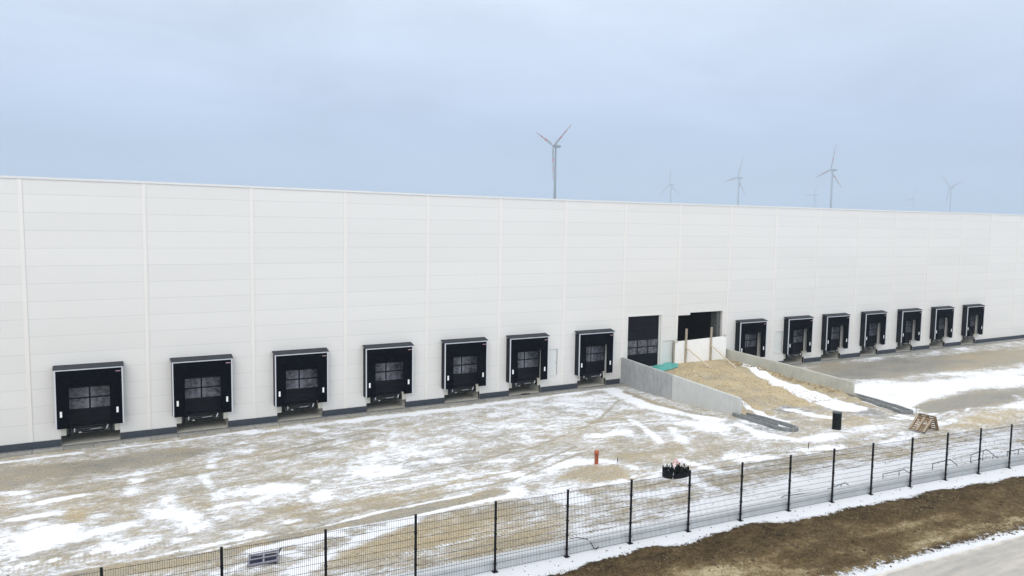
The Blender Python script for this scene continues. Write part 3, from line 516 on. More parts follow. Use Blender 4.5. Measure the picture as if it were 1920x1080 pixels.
wh = empty('warehouse', (50, 0, 0))
tag(wh, 'long white panel clad warehouse with a row of black loading docks', 'warehouse')
def part(mb, name, mt, parent=wh, **k):
    o = mb.build(name, mt, parent, **k)
    if parent is wh: o.matrix_parent_inverse = Matrix.Translation((-50, 0, 0))
    return o
part(wall_with_holes(), 'wall', M_clad)
part(MB().box(WX0+.2, WX1-.2, .25, WD-.2, 14.1, 14.3), 'roof', M_roof)
# eaves flashing follows the wall top
m = MB(); pts = [(WX0, eave(WX0))]+list(zip(EX, EZ))+[(WX1, eave(WX1))]
for (xa, za), (xb, zb) in zip(pts[:-1], pts[1:]):
    m.hexa([(xa,-.06,za-.09),(xb,-.06,zb-.09),(xb,.34,zb-.09),(xa,.34,za-.09),(xa,-.06,za+.03),(xb,-.06,zb+.03),(xb,.34,zb+.045),(xa,.34,za+.045)])
part(m, 'eaves_flashing', M_eaves)
SEAMS = [-12.2, -6.1]+[float(q) for q in EX]+[96.3, 102.4, 108.4, 114.4, 120.4]
LOWX = [-12.2,-6.1,-.08,5.97,12.1,18.13,24.12,30.03,35.88,41.84,47.83,53.77,59.8,65.72,71.85,77.95,84.1,90.3,96.2,102.4,108.4,114.4,120.4]
for i, (xt, xb) in enumerate(zip(SEAMS, LOWX)):
    zt = eave(xt)-.095; w = .10 if xt < 60 else .075
    zb = .43
    if abs(xb-47.83) < .1 : zb = 3.42
    m = MB(); m.hexa([(xb-w,-.035,zb),(xb+w,-.035,zb),(xb+w,-.001,zb),(xb-w,-.001,zb),(xt-w,-.035,zt),(xt+w,-.035,zt),(xt+w,-.001,zt),(xt-w,-.001,zt)])
    if abs(xb-47.83) < .1:      # runs down beside the rough opening
        pass
    part(m, 'cover_strip', M_strip)
pe = sorted(PITS)
segs = [(WX0, pe[0][0])]+[(pe[i][1], pe[i+1][0]) for i in range(len(pe)-1)]+[(pe[-1][1], WX1)]
for a, b in segs:
    if a < 41 < b: part(MB().box(a, 41.72, -.03, -.002, .0, .42), 'plinth', M_plinth); part(MB().box(54.12, b, -.03, -.002, .0, .42), 'plinth', M_plinth); continue
    part(MB().box(a, b, -.03, -.002, .0, .42), 'plinth', M_plinth)

# --- dock shelter prototype at x = 0
def dock_shelter():
    s = MB()
    s.box(-1.72, -1.66, -.575, -.002, 1.14, 4.50); s.box(1.66, 1.72, -.575, -.002, 1.14, 4.50)
    s.hexa([(-1.66,-.575,4.44),(1.66,-.575,4.44),(1.66,-.002,4.58),(-1.66,-.002,4.58),(-1.66,-.575,4.48),(1.66,-.575,4.48),(1.66,-.002,4.62),(-1.66,-.002,4.62)])
    o = part(s, 'dock_shelter', M_blackside)
    c = MB().box(-1.66, 1.66, -.615, -.578, 3.53, 4.48); c.build('head_curtain', M_black, o)
    for sgn in (-1, 1):
        a, b = (-1.66, -1.03) if sgn < 0 else (1.03, 1.66)
        MB().box(a, b, -.605, -.578, 1.14, 3.55).build('side_curtain', M_black, o)
        x = -1.45 if sgn < 0 else 1.40
        MB().box(x-.055, x+.055, -.622, -.607, 1.82, 2.15).build('marker_plate', M_marker, o)
    t = MB(); t.box(-1.73, -1.665, -.635, -.577, 1.14, 4.485); t.box(1.665, 1.73, -.635, -.577, 1.14, 4.485); t.box(-1.74, 1.74, -.64, -.577, 4.487, 4.555)
    t.build('trim', M_alu, o)
    r = MB(); n = 34                                             # ribbed sheet roof
    for k in range(n):
        xa = -1.79+3.58*k/n; xb = -1.79+3.58*(k+1)/n; h = .008 if k % 2 else 0
        r.hexa([(xa,-.66,4.558),(xb,-.66,4.558),(xb,-.003,4.70),(xa,-.003,4.70),(xa,-.66,4.585+h),(xb,-.66,4.585+h),(xb,-.003,4.73+h),(xa,-.003,4.73+h)])
    r.build('shelter_roof', M_canopy, o)
    l = MB().box(1.35, 1.62, -.619, -.6155, 4.265, 4.30); lo = l.build('name_strip', M_alu, o)
    MB().box(1.35, 1.62, -.6215, -.6192, 4.27, 4.283).build('name_strip_stripe', M_red, o)
    return o
def dock_door():
    d = MB()
    for z0, z1 in ((1.14, 1.62), (1.623, 2.02), (3.34, 3.9)): d.box(-1.42, 1.42, .17, .205, z0, z1)
    for z0, z1 in ((2.02, 2.07), (2.655, 2.74), (3.30, 3.34)): d.box(-1.30, 1.30, .165, .205, z0, z1)
    for x0, x1 in ((-1.42, -1.295), (-.045, .045), (1.295, 1.42)): d.box(x0, x1, .163, .206, 2.02, 3.34)
    o = part(d, 'dock_door', M_door)
    for x0, x1 in ((-1.295, -.045), (.045, 1.295)):
        for z0, z1 in ((2.07, 2.655), (2.74, 3.30)):
            MB().box(x0, x1, .185, .195, z0, z1).build('window_pane', M_glass, o)
    return o
def dock_leveller():
    l = MB(); l.box(-1.12, 1.12, .02, 2.1, .92, 1.12)
    l.box(-1.0, 1.0, -.06, .02, .98, 1.08); l.box(-1.12, -1.0, -.02, .15, .62, .92); l.box(.98, 1.12, -.02, .15, .66, .92)
    l.box(-.9, .9, .05, .12, .80, .84); l.box(-.75, .7, .25, .35, .62, .68)
    o = part(l, 'dock_leveller', M_black_metal)
    MB().box(-.86, -.80, -.09, -.065, .78, .98).build('bracket', M_alu, o); MB().box(-.62, -.48, -.08, -.06, .70, .75).build('bracket', M_alu, o)
    MB().bar((.80,-.08,.80), (.88,-.08,1.02), .055).build('bracket', M_alu, o)
    MB().bar((-.05,-.03,.83), (.55,-.03,.86), .02).build('hydraulic_rod', M_alu, o)
    return o
def dock_pit(w0, w1):
    p = MB(); p.box(w0-.05, w0, .03, 2.6, -.2, 1.16); p.box(w1, w1+.05, .03, 2.6, -.2, 1.16); p.box(w0, w1, 2.6, 2.65, -.2, 1.16)
    p.box(w0, w1, -.035, 2.6, -.2, .02)
    o = part(p, 'dock_pit', M_conc_l)
    MB().box(w0+.001, w0+.28, .0, .35, .60, 1.15).build('bumper_block', M_conc_l, o); MB().box(w1-.28, w1-.001, .0, .35, .60, 1.15).build('bumper_block', M_conc_l, o)
    return o
S0, D0, L0 = dock_shelter(), dock_door(), dock_leveller()
for i, (c, (a, b)) in enumerate(zip(DOCKS, PITS)):
    for proto in (S0, D0, L0):
        o = proto if i == 0 else copy_tree(proto)
        o.location = ((c if proto is not L0 else (a+b)/2), 0, 0)
        o['group'] = {'dock_shelter': 'dock shelters along the wall', 'dock_door': 'sectional doors in the docks', 'dock_leveller': 'dock levellers under the doors'}[proto.name.split('.')[0]]
    dock_pit(a, b)['group'] = 'recessed pits under the docks'

# --- big sectional door
d = MB()
for z0, z1 in ((1.18, 1.70), (1.703, 2.26), (3.56, 4.06), (4.063, 4.56), (4.563, 5.08), (5.083, 5.6)): d.box(42.53, 45.93, .19, .225, z0, z1)
for z0, z1 in ((2.263, 2.31), (2.87, 2.95), (3.51, 3.557)): d.box(42.53, 45.93, .185, .225, z0, z1)
for x0, x1 in ((42.53, 42.58), (43.62, 43.72), (44.76, 44.86), (45.88, 45.93)): d.box(x0, x1, .183, .226, 2.262, 3.558)
gd = part(d, 'garage_door', M_door)
for x0, x1 in ((42.58, 43.62), (43.72, 44.76), (44.86, 45.88)):
    for z0, z1 in ((2.31, 2.87), (2.95, 3.51)): MB().box(x0, x1, .205, .213, z0, z1).build('window_pane', M_glass, gd)
for ch in gd.children: ch.matrix_parent_inverse = Matrix.Identity(4)
f = MB(); f.box(42.30, 42.415, -.05, .24, 1.16, 5.74); f.box(46.025, 46.14, -.05, .24, 1.16, 5.74); f.box(42.415, 46.025, -.05, .24, 5.625, 5.74)
f.box(42.42, 42.53, .10, .239, 1.16, 5.62); f.box(45.93, 46.02, .10, .239, 1.16, 5.62); f.box(42.3, 46.14, -.06, .23, 1.10, 1.158)
part(f, 'door_frame', M_frame_w)
def small_door(x0, x1, z0, z1, leaf=M_white_door):
    f = MB(); f.box(x0-.07, x0, -.03, .1, z0, z1+.07); f.box(x1, x1+.07, -.03, .1, z0, z1+.07); f.box(x0, x1, -.03, .1, z1, z1+.07); f.box(x0-.03, x1+.03, -.04, .1, z0-.06, z0)
    o = part(f, 'door_frame', M_frame_w)
    l = MB().box(x0+.005, x1-.005, .045, .09, z0+.005, z1-.005)
    lo = part(l, 'service_door', leaf)
    h = MB(); zc = z0+1.0; h.box(x1-.14, x1-.09, .02, .045, zc-.1, zc+.1); h.bar((x1-.115,.01,zc), (x1-.25,.01,zc), .022); h.build('handle', M_alu, lo)
    return lo
small_door(46.34, 47.50, 1.20, 3.33); small_door(34.50, 35.40, 1.30, 3.38); small_door(60.30, 61.34, 1.28, 3.34)
# --- rough opening: concrete reveal and dark hall behind
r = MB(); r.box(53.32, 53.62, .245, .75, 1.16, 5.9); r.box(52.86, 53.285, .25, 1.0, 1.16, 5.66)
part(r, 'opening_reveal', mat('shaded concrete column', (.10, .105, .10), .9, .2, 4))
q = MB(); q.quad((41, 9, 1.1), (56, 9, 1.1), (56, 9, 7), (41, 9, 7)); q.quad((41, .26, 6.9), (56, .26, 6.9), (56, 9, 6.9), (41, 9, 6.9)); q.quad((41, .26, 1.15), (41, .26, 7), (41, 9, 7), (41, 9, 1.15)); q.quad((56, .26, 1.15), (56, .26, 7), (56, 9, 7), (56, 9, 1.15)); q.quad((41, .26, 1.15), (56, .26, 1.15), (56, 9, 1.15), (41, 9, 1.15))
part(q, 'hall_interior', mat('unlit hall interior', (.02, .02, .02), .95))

# ---------------------------------------------------------------- boarding in front of the opening
hd = empty('hoarding', (50.4, -.3, 1.25)); tag(hd, 'white board hoarding with two timber posts across the unfinished opening', 'hoarding')
def hp(mb, name, mt, **k):
    o = mb.build(name, mt, hd, **k); o.matrix_parent_inverse = Matrix.Translation((-50.4, .3, -1.25)); return o
M_board = mat('white boards', (.90, .89, .86), .5, .03, 2)
M_wood = mat('weathered timber', (.40, .34, .26), .85, .3, 6, stretch=(3, 3, .6))
M_wood2 = mat('fresh pale timber', (.62, .53, .41), .8, .2, 6)
for a, b in ((47.42, 48.9), (48.91, 51.4), (51.41, 53.55)):
    zl = 3.24+(a-47.42)*.025; zr = 3.24+(b-47.42)*.025
    hp(MB().hexa([(a,-.33,1.15),(b,-.33,1.15),(b,-.28,1.15),(a,-.28,1.15),(a,-.33,zl),(b,-.33,zr),(b,-.28,zr),(a,-.28,zl)]), 'board', M_board)
m = MB(); m.box(47.33, 47.415, -.36, -.22, 1.15, 3.28); hp(m, 'edge_batten', M_wood)
m = MB(); m.box(47.33, 47.75, -.38, -.334, 3.16, 3.30); m.box(53.2, 53.58, -.38, -.334, 3.36, 3.50); m.box(53.4, 53.58, -.27, -.20, 3.3, 3.5); hp(m, 'fixing_plate', M_conc_l)
for x, zt in ((48.62, 4.32), (51.60, 4.31)):
    hp(MB().box(x-.09, x+.09, -.46, -.34, 1.15, zt), 'timber_post', M_wood, bevel=.01)
for x, z0, fy in ((48.62, 2.62, -3.45), (51.55, 2.66, -3.5)):
    fz = float(Hramp(np.array([x]), np.array([fy]))[0])
    hp(MB().bar((x+.05, -.46, z0), (x+.02, fy, fz+.02), .13, .06), 'raking_prop', M_wood2)
# teal membrane sheet on the sand by the big door
n = 9; X = np.linspace(44.3, 47.5, 14)[None, :].repeat(n, 0); Y = np.linspace(-2.1, -.05, n)[:, None].repeat(14, 1).copy()
X = X + (Y+.05)*-.25*0; Y = np.where(X > 46.2, Y*(1-(X-46.2)*.5), Y)
Z = Hramp(X, Y)+.07+.03*np.sin(X*5)*np.cos(Y*4)
o = grid_object('membrane_sheet', X, Y, Z, mat('teal membrane', (.10, .42, .37), .55, .12, 4), {})
tag(o, 'teal waterproofing sheet lying on the sand below the big black door', 'plastic sheet')

# ---------------------------------------------------------------- retaining walls of the drive-in ramp
def slab(mb, y0, y1, xf, zt0, zt1, t, zb=-.3):
    a, b = xf(y0), xf(y1)
    mb.hexa([(b, y1, zb), (b+t, y1, zb), (a+t, y0, zb), (a, y0, zb), (b, y1, zt1), (b+t, y1, zt1), (a+t, y0, zt0), (a, y0, zt0)])
    return mb
w1 = empty('retaining_wall', (41.3, -7, 0)); tag(w1, 'tall grey concrete retaining wall left of the sand, beside the black docks', 'retaining wall', 'retaining walls either side of the ramp')
w2 = empty('retaining_wall', (53.8, -7, 0)); tag(w2, 'low beige concrete retaining wall right of the sand, snow behind it', 'retaining wall', 'retaining walls either side of the ramp')
def wp(mb, w, mt, name='wall_panel', **k):
    o = mb.build(name, mt, w, **k); o.matrix_parent_inverse = Matrix.Translation(-w.location); return o
wp(slab(MB(), -.04, -7.29, RW1x, 2.22, 2.09, .25), w1, M_conc_a, bevel=.012); wp(slab(MB(), -7.31, -14.1, RW1x, 2.088, 1.77, .25), w1, M_conc_b, bevel=.012)
wp(slab(MB(), -.04, -6.58, RW2x, 2.12, 1.86, .28), w2, M_conc_c, bevel=.012); wp(slab(MB(), -6.6, -13.3, RW2x, 1.859, 1.56, .28), w2, M_conc_c, bevel=.012)
# kerbed noses beyond the walls
M_kerb = mat('dark damp kerb stone', (.21, .22, .22), .8, .3, 5, bump=.2, bscale=30)
def kerb_loop(pts, name, w=.15, h=.17):
    P = [Vector((x, y, 0)) for x, y in pts]; m = MB()
    L_, R_ = [], []
    for i, q in enumerate(P):
        d = (P[min(i+1, len(P)-1)]-P[max(i-1, 0)]).normalized(); n = Vector((-d.y, d.x, 0))
        z = gh(q.x, q.y); L_.append((q+n*w/2, z)); R_.append((q-n*w/2, z))
    for i in range(len(P)-1):
        (l0, z0), (l1, z1), (r0, _), (r1, _) = L_[i], L_[i+1], R_[i], R_[i+1]
        m.hexa([(r0.x,r0.y,z0-.1),(r1.x,r1.y,z1-.1),(l1.x,l1.y,z1-.1),(l0.x,l0.y,z0-.1),(r0.x,r0.y,z0+h),(r1.x,r1.y,z1+h),(l1.x,l1.y,z1+h),(l0.x,l0.y,z0+h)])
    return m
def dense(pts, n=6):
    out = []
    for (a, b), (c, d) in zip(pts[:-1], pts[1:]):
        for k in range(n): out.append((a+(c-a)*k/n, b+(d-b)*k/n))
    return out+[pts[-1]]
k1 = empty('kerb_island', (41, -16, .6)); tag(k1, 'narrow dark kerb island with three lines off the tall retaining wall end', 'kerb', 'kerb noses at the ends of the retaining walls')
def kp(m, k): o = m.build('kerb_line', M_kerb, k, bevel=.015); o.matrix_parent_inverse = Matrix.Translation(-k.location); return o
kp(kerb_loop(dense([(40.72, -13.75), (40.33, -16.0), (40.12, -18.0), (40.22, -18.65), (40.45, -18.95), (40.8, -18.95), (41.05, -18.6), (41.25, -17.8), (41.45, -16.0), (41.6, -14.15)]), 'k', .16, .22), k1)
kp(kerb_loop(dense([(41.0, -14.15), (40.78, -16.2), (40.62, -17.6)]), 'k', .10, .2), k1)
k2 = empty('kerb_island', (52.5, -16, .6)); tag(k2, 'hairpin shaped dark kerb beyond the low retaining wall, snow on both sides', 'kerb', 'kerb noses at the ends of the retaining walls')
kp(kerb_loop(dense([(53.45, -13.0), (52.5, -15.5), (51.2, -18.5), (50.95, -19.15), (51.1, -19.5), (51.4, -19.6), (51.75, -19.3), (52.3, -18.0), (53.0, -16.2), (53.9, -13.4)]), 'k', .16, .22), k2)

# ---------------------------------------------------------------- kerb wall under the fence and the fence
m = MB(); fx = np.arange(-6, 51.9, .75)
for a, b in zip(fx[:-1], fx[1:]):
    ya, yb = float(Fy(a)), float(Fy(b)); z = 1.22
    m.hexa([(a, ya+.12, .6), (b-.008, yb+.12, .6), (b-.008, yb+.52, .6), (a, ya+.52, .6), (a, ya+.14, z), (b-.008, yb+.14, z), (b-.008, yb+.50, z+.02), (a, ya+.50, z+.02)])
o = m.build('kerb_wall', M_conc_top); tag(o, 'low pale concrete kerb wall running behind the black mesh fence', 'low wall')
fe = empty('fence', (20, -27.3, .85)); tag(fe, 'black welded mesh fence with square posts along the snowy verge', 'fence')
def fp(mb, name, mt=M_black_metal, **k):
    o = mb.build(name, mt, fe, **k); o.matrix_parent_inverse = Matrix.Translation((-20, 27.3, -.85)); return o
for i, (x, y, h) in enumerate(FENCE):
    z = .80
    m = MB(); m.box(x-.035, x+.035, y-.03, y+.03, z, .85+h); m.box(x-.04, x+.04, y-.035, y+.035, .85+h, .87+h)
    m.box(x-.10, x+.10, y-.09, y+.09, .84, .862)
    for k in range(4): m.box(x-.045, x+.045, y-.045, y+.04, 1.1+k*h/4.6, 1.16+k*h/4.6)
    fp(m, 'post')
    if i == len(FENCE)-1: break
    x2, y2, h2 = FENCE[i+1]
    a = Vector((x+.04, y-.01, 0)); b = Vector((x2-.04, y2-.01, 0)); L_ = (b-a).length; nv = int(round(L_/.062)); m = MB()
    for k in range(nv+1):
        q = a+(b-a)*k/nv; hh = h+(h2-h)*k/nv; r = .0032
        m.box(q.x-r, q.x+r, q.y-r, q.y+r, .90, .85+hh-.04)
    for k in range(11):
        za = .93+(h-.16)*k/10; zb = .93+(h2-.16)*k/10
        for off in (-.009, .009): m.bar((a.x, a.y+off, za), (b.x, b.y+off, zb), .0046)
    fp(m, 'mesh_panel')

# ---------------------------------------------------------------- low galvanised rails behind the kerb wall
RL = ['leftmost low galvanised rail, almost flush with the snow, sloping end on its left', 'second rail from the left, short and low with a bent right end', 'long low rail with a square left corner, third from the left',
      'fourth rail from the left, flat top and long sloping right end', 'tallest galvanised rail with three legs and a lower bar', 'rightmost galvanised rail cut by the picture edge']
for i, (top, legs) in enumerate(RAILS):
    base = legs[0][1]; e_ = empty('guard_rail', base); tag(e_, RL[i], 'rail', 'low galvanised rails behind the kerb wall')
    def rp(m, nme):
        o = m.build(nme, M_rail, e_, smooth=True); o.matrix_parent_inverse = Matrix.Translation(-Vector(base)); return o
    top = [Vector(q) for q in top]; top[0] = top[0] if i == 0 else Vector(legs[0][0])
    rp(MB().tube(top, .026, 8), 'top_bar')
    for a, b in legs:
        rp(MB().tube([(b[0], b[1], b[2]-.15), (b[0], b[1], a[2])], .024, 8), 'leg')
    if i == 4: rp(MB().tube([(42.6, -28.35, 1.28), (44.2, -28.46, 1.34)], .018, 8), 'lower_bar')

# ---------------------------------------------------------------- loose objects
def ribbed_cyl(r, h, n=28, ribs=14, amp=.018, seg=32):
    pts, rad = [], []
    for k in range(ribs*4+1):
        z = h*k/(ribs*4); pts.append((0, 0, z)); rad.append(r+amp*(1 if k % 4 in (1, 2) else 0))
    return MB().tube(pts, rad, seg, cap=False)
dx, dy = 43.28, -19.85; z0 = gh(dx, dy)-.02
dr = empty('corrugated_drum', (dx, dy, z0)); tag(dr, 'upright black ribbed plastic drum standing on the sandy ground', 'drum')
M_hdpe = mat('black plastic', (.004, .006, .007), .55, spec=.15)
ribbed_cyl(.255, 1.06).build('drum_body', M_hdpe, dr, smooth=True)
MB().tube([(0,0,1.04),(0,0,1.085),(0,0,1.09)], [.285, .285, .26], 32).build('lid', mat('dark green lid', (.014, .035, .032), .4), dr, smooth=False)
ox, oy = 25.66, -18.88; z0 = gh(ox, oy)-.05
m = MB(); m.tube([(0,0,0),(0,0,.60),(0,0,.60),(0,0,.76),(0,0,.76)], [.105,.105,.120,.120,.098], 24, cap=False); m.tube([(0,0,.76),(0,0,.3)], [.098,.098], 24, cap=False)
m.tube([(0,0,.3),(0,0,.29)], [.098, .001], 24, cap=False)
o = m.build('drain_pipe', mat('orange brown pipe', (.42, .105, .045), .5, .1, 5), smooth=True, loc=(ox, oy, z0)); tag(o, 'orange brown plastic drain pipe standing upright in a snow patch', 'pipe')
# two timber pallets leaning together
def pallet(name, label):
    e_ = empty(name); tag(e_, label, 'pallet', 'pallets leaning on each other')
    for y in (-.46, 0, .46):
        MB().box(-.5, .5, y-.06, y+.06, .122, .144).build('runner_board', M_pal, e_)
        for x in (-.44, 0, .44): MB().box(x-.055, x+.055, y-.05, y+.05, .0221, .10).build('block', M_pal2, e_)
    for k in range(7):
        x = -.45+.9*k/6; MB().box(x-.045, x+.045, -.52, .52, .1001, .1219).build('cross_board', M_pal3, e_)
    for k in range(3): MB().box(-.5, .5, .46*(k-1)-.05, .46*(k-1)+.05, .0, .022).build('lower_board', M_pal3, e_)
    return e_
M_pal = mat('pallet wood', (.40, .33, .24), .85, .25, 5, stretch=(.6, 3, 3)); M_pal2 = mat('pallet block', (.16, .12, .085), .9, .3, 8); M_pal3 = mat('pallet cross wood', (.25, .17, .095), .9, .3, 6)
gz_ = gh(47.2, -23.0)
for ang, lab, cx, cz, rz in ((-46, 'weathered wooden pallet leaning with its slatted side up, beside the fence', 46.74, .40, -3), (64, 'darker wooden pallet standing steeply, propping up the slatted one from the right', 47.40, .46, 4)):
    e_ = pallet('wooden_pallet', lab)
    R_ = Matrix.Rotation(math.radians(rz), 4, 'Z') @ Matrix.Rotation(math.radians(ang), 4, 'Y')
    e_.matrix_world = Matrix.Translation((cx, -23.12, gz_+cz)) @ R_

# black shaft ring with spikes and a taped tripod
bx, by = 27.85, -22.45; z0 = gh(bx, by)-.04
sr = empty('spiked_ring', (bx, by, z0), math.radians(-12)); tag(sr, 'black ring of upright spikes on the ground under a red and white taped tripod', 'spiked ring')
m = MB(); R_ = .66; n = 30
for k in range(n):
    t0 = 2*math.pi*k/n; t1 = 2*math.pi*(k+1)/n; hh = .20+.10*abs(math.sin(t0*2.5))
    for (ra, rb) in ((R_, R_-.05),):
        p = [(ra*math.cos(t0),.85*ra*math.sin(t0)),(ra*math.cos(t1),.85*ra*math.sin(t1)),(rb*math.cos(t1),.85*rb*math.sin(t1)),(rb*math.cos(t0),.85*rb*math.sin(t0))]
        m.hexa([(*q, 0) for q in p]+[(*q, hh) for q in p])
m.build('ring', M_hdpe, sr); sr.rotation_euler = (math.radians(5), math.radians(-3), math.radians(-12))
m = MB()
for k in range(n):
    t = 2*math.pi*k/n; h = .30+.26*random.random(); x, y = R_*.97*math.cos(t), .85*R_*.97*math.sin(t)
    m.tube([(x,y,.05),(x,y,h),(x*.98,y*.98,h+.06)], [.036, .034, .008], 8)
for k in range(22):
    t = random.random()*6.28; r = R_*.7*math.sqrt(random.random()); x, y = r*math.cos(t), .85*r*math.sin(t); h = .34+.20*random.random()
    m.tube([(x,y,.02),(x,y,h),(x,y,h+.05)], [.035, .03, .01], 8)
m.build('spikes', M_hdpe, sr)
MB().box(-.5, .5, -.42, .42, .0, .12).build('base_plate', M_hdpe, sr)
M_tape = mat('red and white tape', (.70, .16, .17), .6, col2=(.85, .78, .76), scale=9)
for (x, y) in ((-.5, -.55), (.55, .0), (-.2, .5)):
    a, b = Vector((x, y, 0)), Vector((.0, .05, .88)); c = a.lerp(b, .62)
    MB().bar(a, c, .025).build('pole', M_pal2 if x > 0 else M_alu, sr); MB().bar(c, b, .03).build('tape_wrap', M_tape, sr)
for a, b in (((.0,.05,.88),(.22,-.1,.66)), ((.0,.05,.88),(-.2,-.12,.58)), ((-.12,-.1,.66),(.16,.0,.68))): MB().bar(a, b, .045, .01).build('tape_wrap', M_tape, sr)

# bent plastic pallet on a small earth heap
px_, py_ = 8.2, -23.05; z0 = gh(px_, py_)-.07
pp = empty('plastic_pallet', (px_, py_, z0), math.radians(8)); pp.rotation_euler = (math.radians(4), math.radians(-4), math.radians(-14)); tag(pp, 'broken pale framed plastic pallet with dark blue openings lying tilted on earth', 'plastic pallet')
m = MB()
for y in (-.36, 0, .36): m.hexa([(-.52,y-.035,.10),(.5,y-.035,.13),(.5,y+.035,.13),(-.52,y+.035,.10),(-.52,y-.035,.15),(.5,y-.035,.18),(.5,y+.035,.18),(-.52,y+.035,.15)])
for x in (-.5, 0.0, .48): m.hexa([(x-.035,-.395,.10),(x+.035,-.395,.10),(x+.035,.395,.12),(x-.035,.395,.12),(x-.035,-.395,.155),(x+.035,-.395,.155),(x+.035,.395,.175),(x-.035,.395,.175)])
m.build('frame', mat('pale plastic', (.24, .24, .28), .5, .2, 5), pp, bevel=.008)
m = MB(); m.box(-.46, .44, -.34, .34, .02, .09); m.build('base_tray', mat('navy plastic', (.012, .016, .05), .4), pp)
MB().hexa([(.44,.3,.06),(.52,.3,.06),(.52,.42,.06),(.44,.42,.06),(.58,.38,.22),(.62,.38,.22),(.62,.42,.22),(.58,.42,.22)]).build('torn_edge', mat('dark torn plastic', (.03, .035, .05), .6), pp)

# loose cable coil in a dock pit and a bent cable on the kerb wall
cc = [(32.35+.38*math.cos(a)*(1+.15*math.sin(3*a)), -.35+.20*math.sin(a)+.04*math.cos(4*a), .06+.012*k/10) for k, a in enumerate(np.linspace(0, 4*math.pi, 60))]
o = MB().tube(cc, .014, 6).build('cable', M_black_metal, smooth=True); tag(o, 'black cable lying in a loose coil before the sixth dock from the left', 'cable')
def kw(x, d, z): return (x, float(Fy(x))+d, z)
o = MB().tube([kw(18.9, .75, 1.13), kw(19.05, .5, 1.26), kw(19.3, .2, 1.26), kw(19.42, .10, 1.1), kw(19.5, .04, .90), kw(19.6, .02, .88), kw(19.66, -.02, .98), kw(19.58, -.04, .99), kw(19.54, -.02, .90)], .013, 6).build('cable', M_black_metal, smooth=True)
tag(o, 'thin dark cable hanging over the pale kerb wall behind the fence', 'cable')

# survey stakes
for (x, y, h, lab) in ((37.78, -22.21, .34, 'thin stake on the open sandy ground left of the drum'), (40.15, -19.2, .42, 'thin stake just off the nose of the left kerb island'),
                  (51.6, -19.75, .62, 'thin tall stake at the nose of the right kerb island'), (26.72, -19.29, .24, 'short dark stake in the snow right of the orange pipe')):
    g = gh(x, y); o = MB().box(-.014, .014, -.014, .014, -.1, h).build('survey_stake', M_wood if h > .4 else M_black_metal, loc=(x, y, g)); tag(o, lab, 'stake', 'survey stakes in the yard')

# thin snow caps on the retaining wall would hide its edge; clods and stones scattered on the sand
def clods(name, spots, mt, label, cat):
    m = MB()
    for x, y, z, s in spots:
        vs_ = []
        for k in range(6):
            t = k*math.pi/3; vs_.append((x+s*math.cos(t)*(.7+.5*random.random()), y+s*math.sin(t)*(.7+.5*random.random()), z-.01))
        tp = (x+s*.3*(random.random()-.5), y+s*.3*(random.random()-.5), z+s*(.5+.5*random.random()))
        md = [(x+(q[0]-x)*.75, y+(q[1]-y)*.75, z+s*.4*(.7+.6*random.random())) for q in vs_]
        for k in range(6):
            j = (k+1) % 6; m.quad(vs_[k], vs_[j], md[j], md[k]); m.tri(md[k], md[j], tp)
    o = m.build(name, mt); tag(o, label, cat, kind='stuff'); return o
sp_ = []
for k in range(2600):
    y = -random.random()**.8*13-.6; x = random.uniform(41.6, 50.9-.12*(y+13))
    if fbm(np.array([x*.6]), np.array([y*.6]), 3, 21)[0] < .40: continue
    sp_.append((x, y, float(Hramp(np.array([x]), np.array([y]))[0]), random.uniform(.015, .055)))
for k in range(170):      # row of clods thrown against the low wall
    y = -random.uniform(.8, 12.6); x = 53.5-random.random()**2*.7; sp_.append((x, y, float(Hramp(np.array([x]), np.array([y]))[0])+.02, random.uniform(.04, .12)))
clods('clods', sp_, mat('sand clods', (.33, .265, .155), .95, .3, 4), 'sand clods scattered over the filled ramp', 'clods')
sp_ = []
for k in range(1500):
    x = random.uniform(-1, 50); v = random.uniform(.6, 7); y = float(Fy(x))+v
    if random.random() > .25+.75*math.exp(-((x-45)/7)**2): continue
    sp_.append((x, y, gh(x, y), random.uniform(.012, .045)))
clods('stones', sp_, mat('small earth lumps', (.26, .22, .15), .95, .3, 4), 'small stones and earth lumps in the yard', 'stones')
sp_ = []
for k in range(260):
    x = random.uniform(4, 48); ev_ = float(np.interp(x, SE[:, 0], sv, left=-1.0)); v = -.08-random.random()**2*(-ev_+.1) if random.random() < .6 else ev_+random.uniform(-.1, .15)
    y = float(Fy(x))+v; sp_.append((x, y, gh(x, y), random.uniform(.01, .04)))
clods('earth_lumps', sp_, mat('dark earth lumps', (.06, .05, .04), .95, .3, 4), 'dark earth lumps in the snow strip at the fence foot', 'earth')

sp_ = []
for k in range(4200):
    x = random.uniform(12, 47); v = random.uniform(-5.3, -1.0); y = float(Fy(x))+v
    if fbm(np.array([x*.8]), np.array([v*1.2]), 3, 41)[0] < .45: continue
    sp_.append((x, y, gh(x, y), random.uniform(.015, .05)+.05*random.random()**4))
clods('verge_clods', sp_, mat('brown clods', (.05, .036, .018), .95, col2=(.20, .15, .08), scale=1.5), 'brown soil clods strewn over the verge by the road', 'soil')
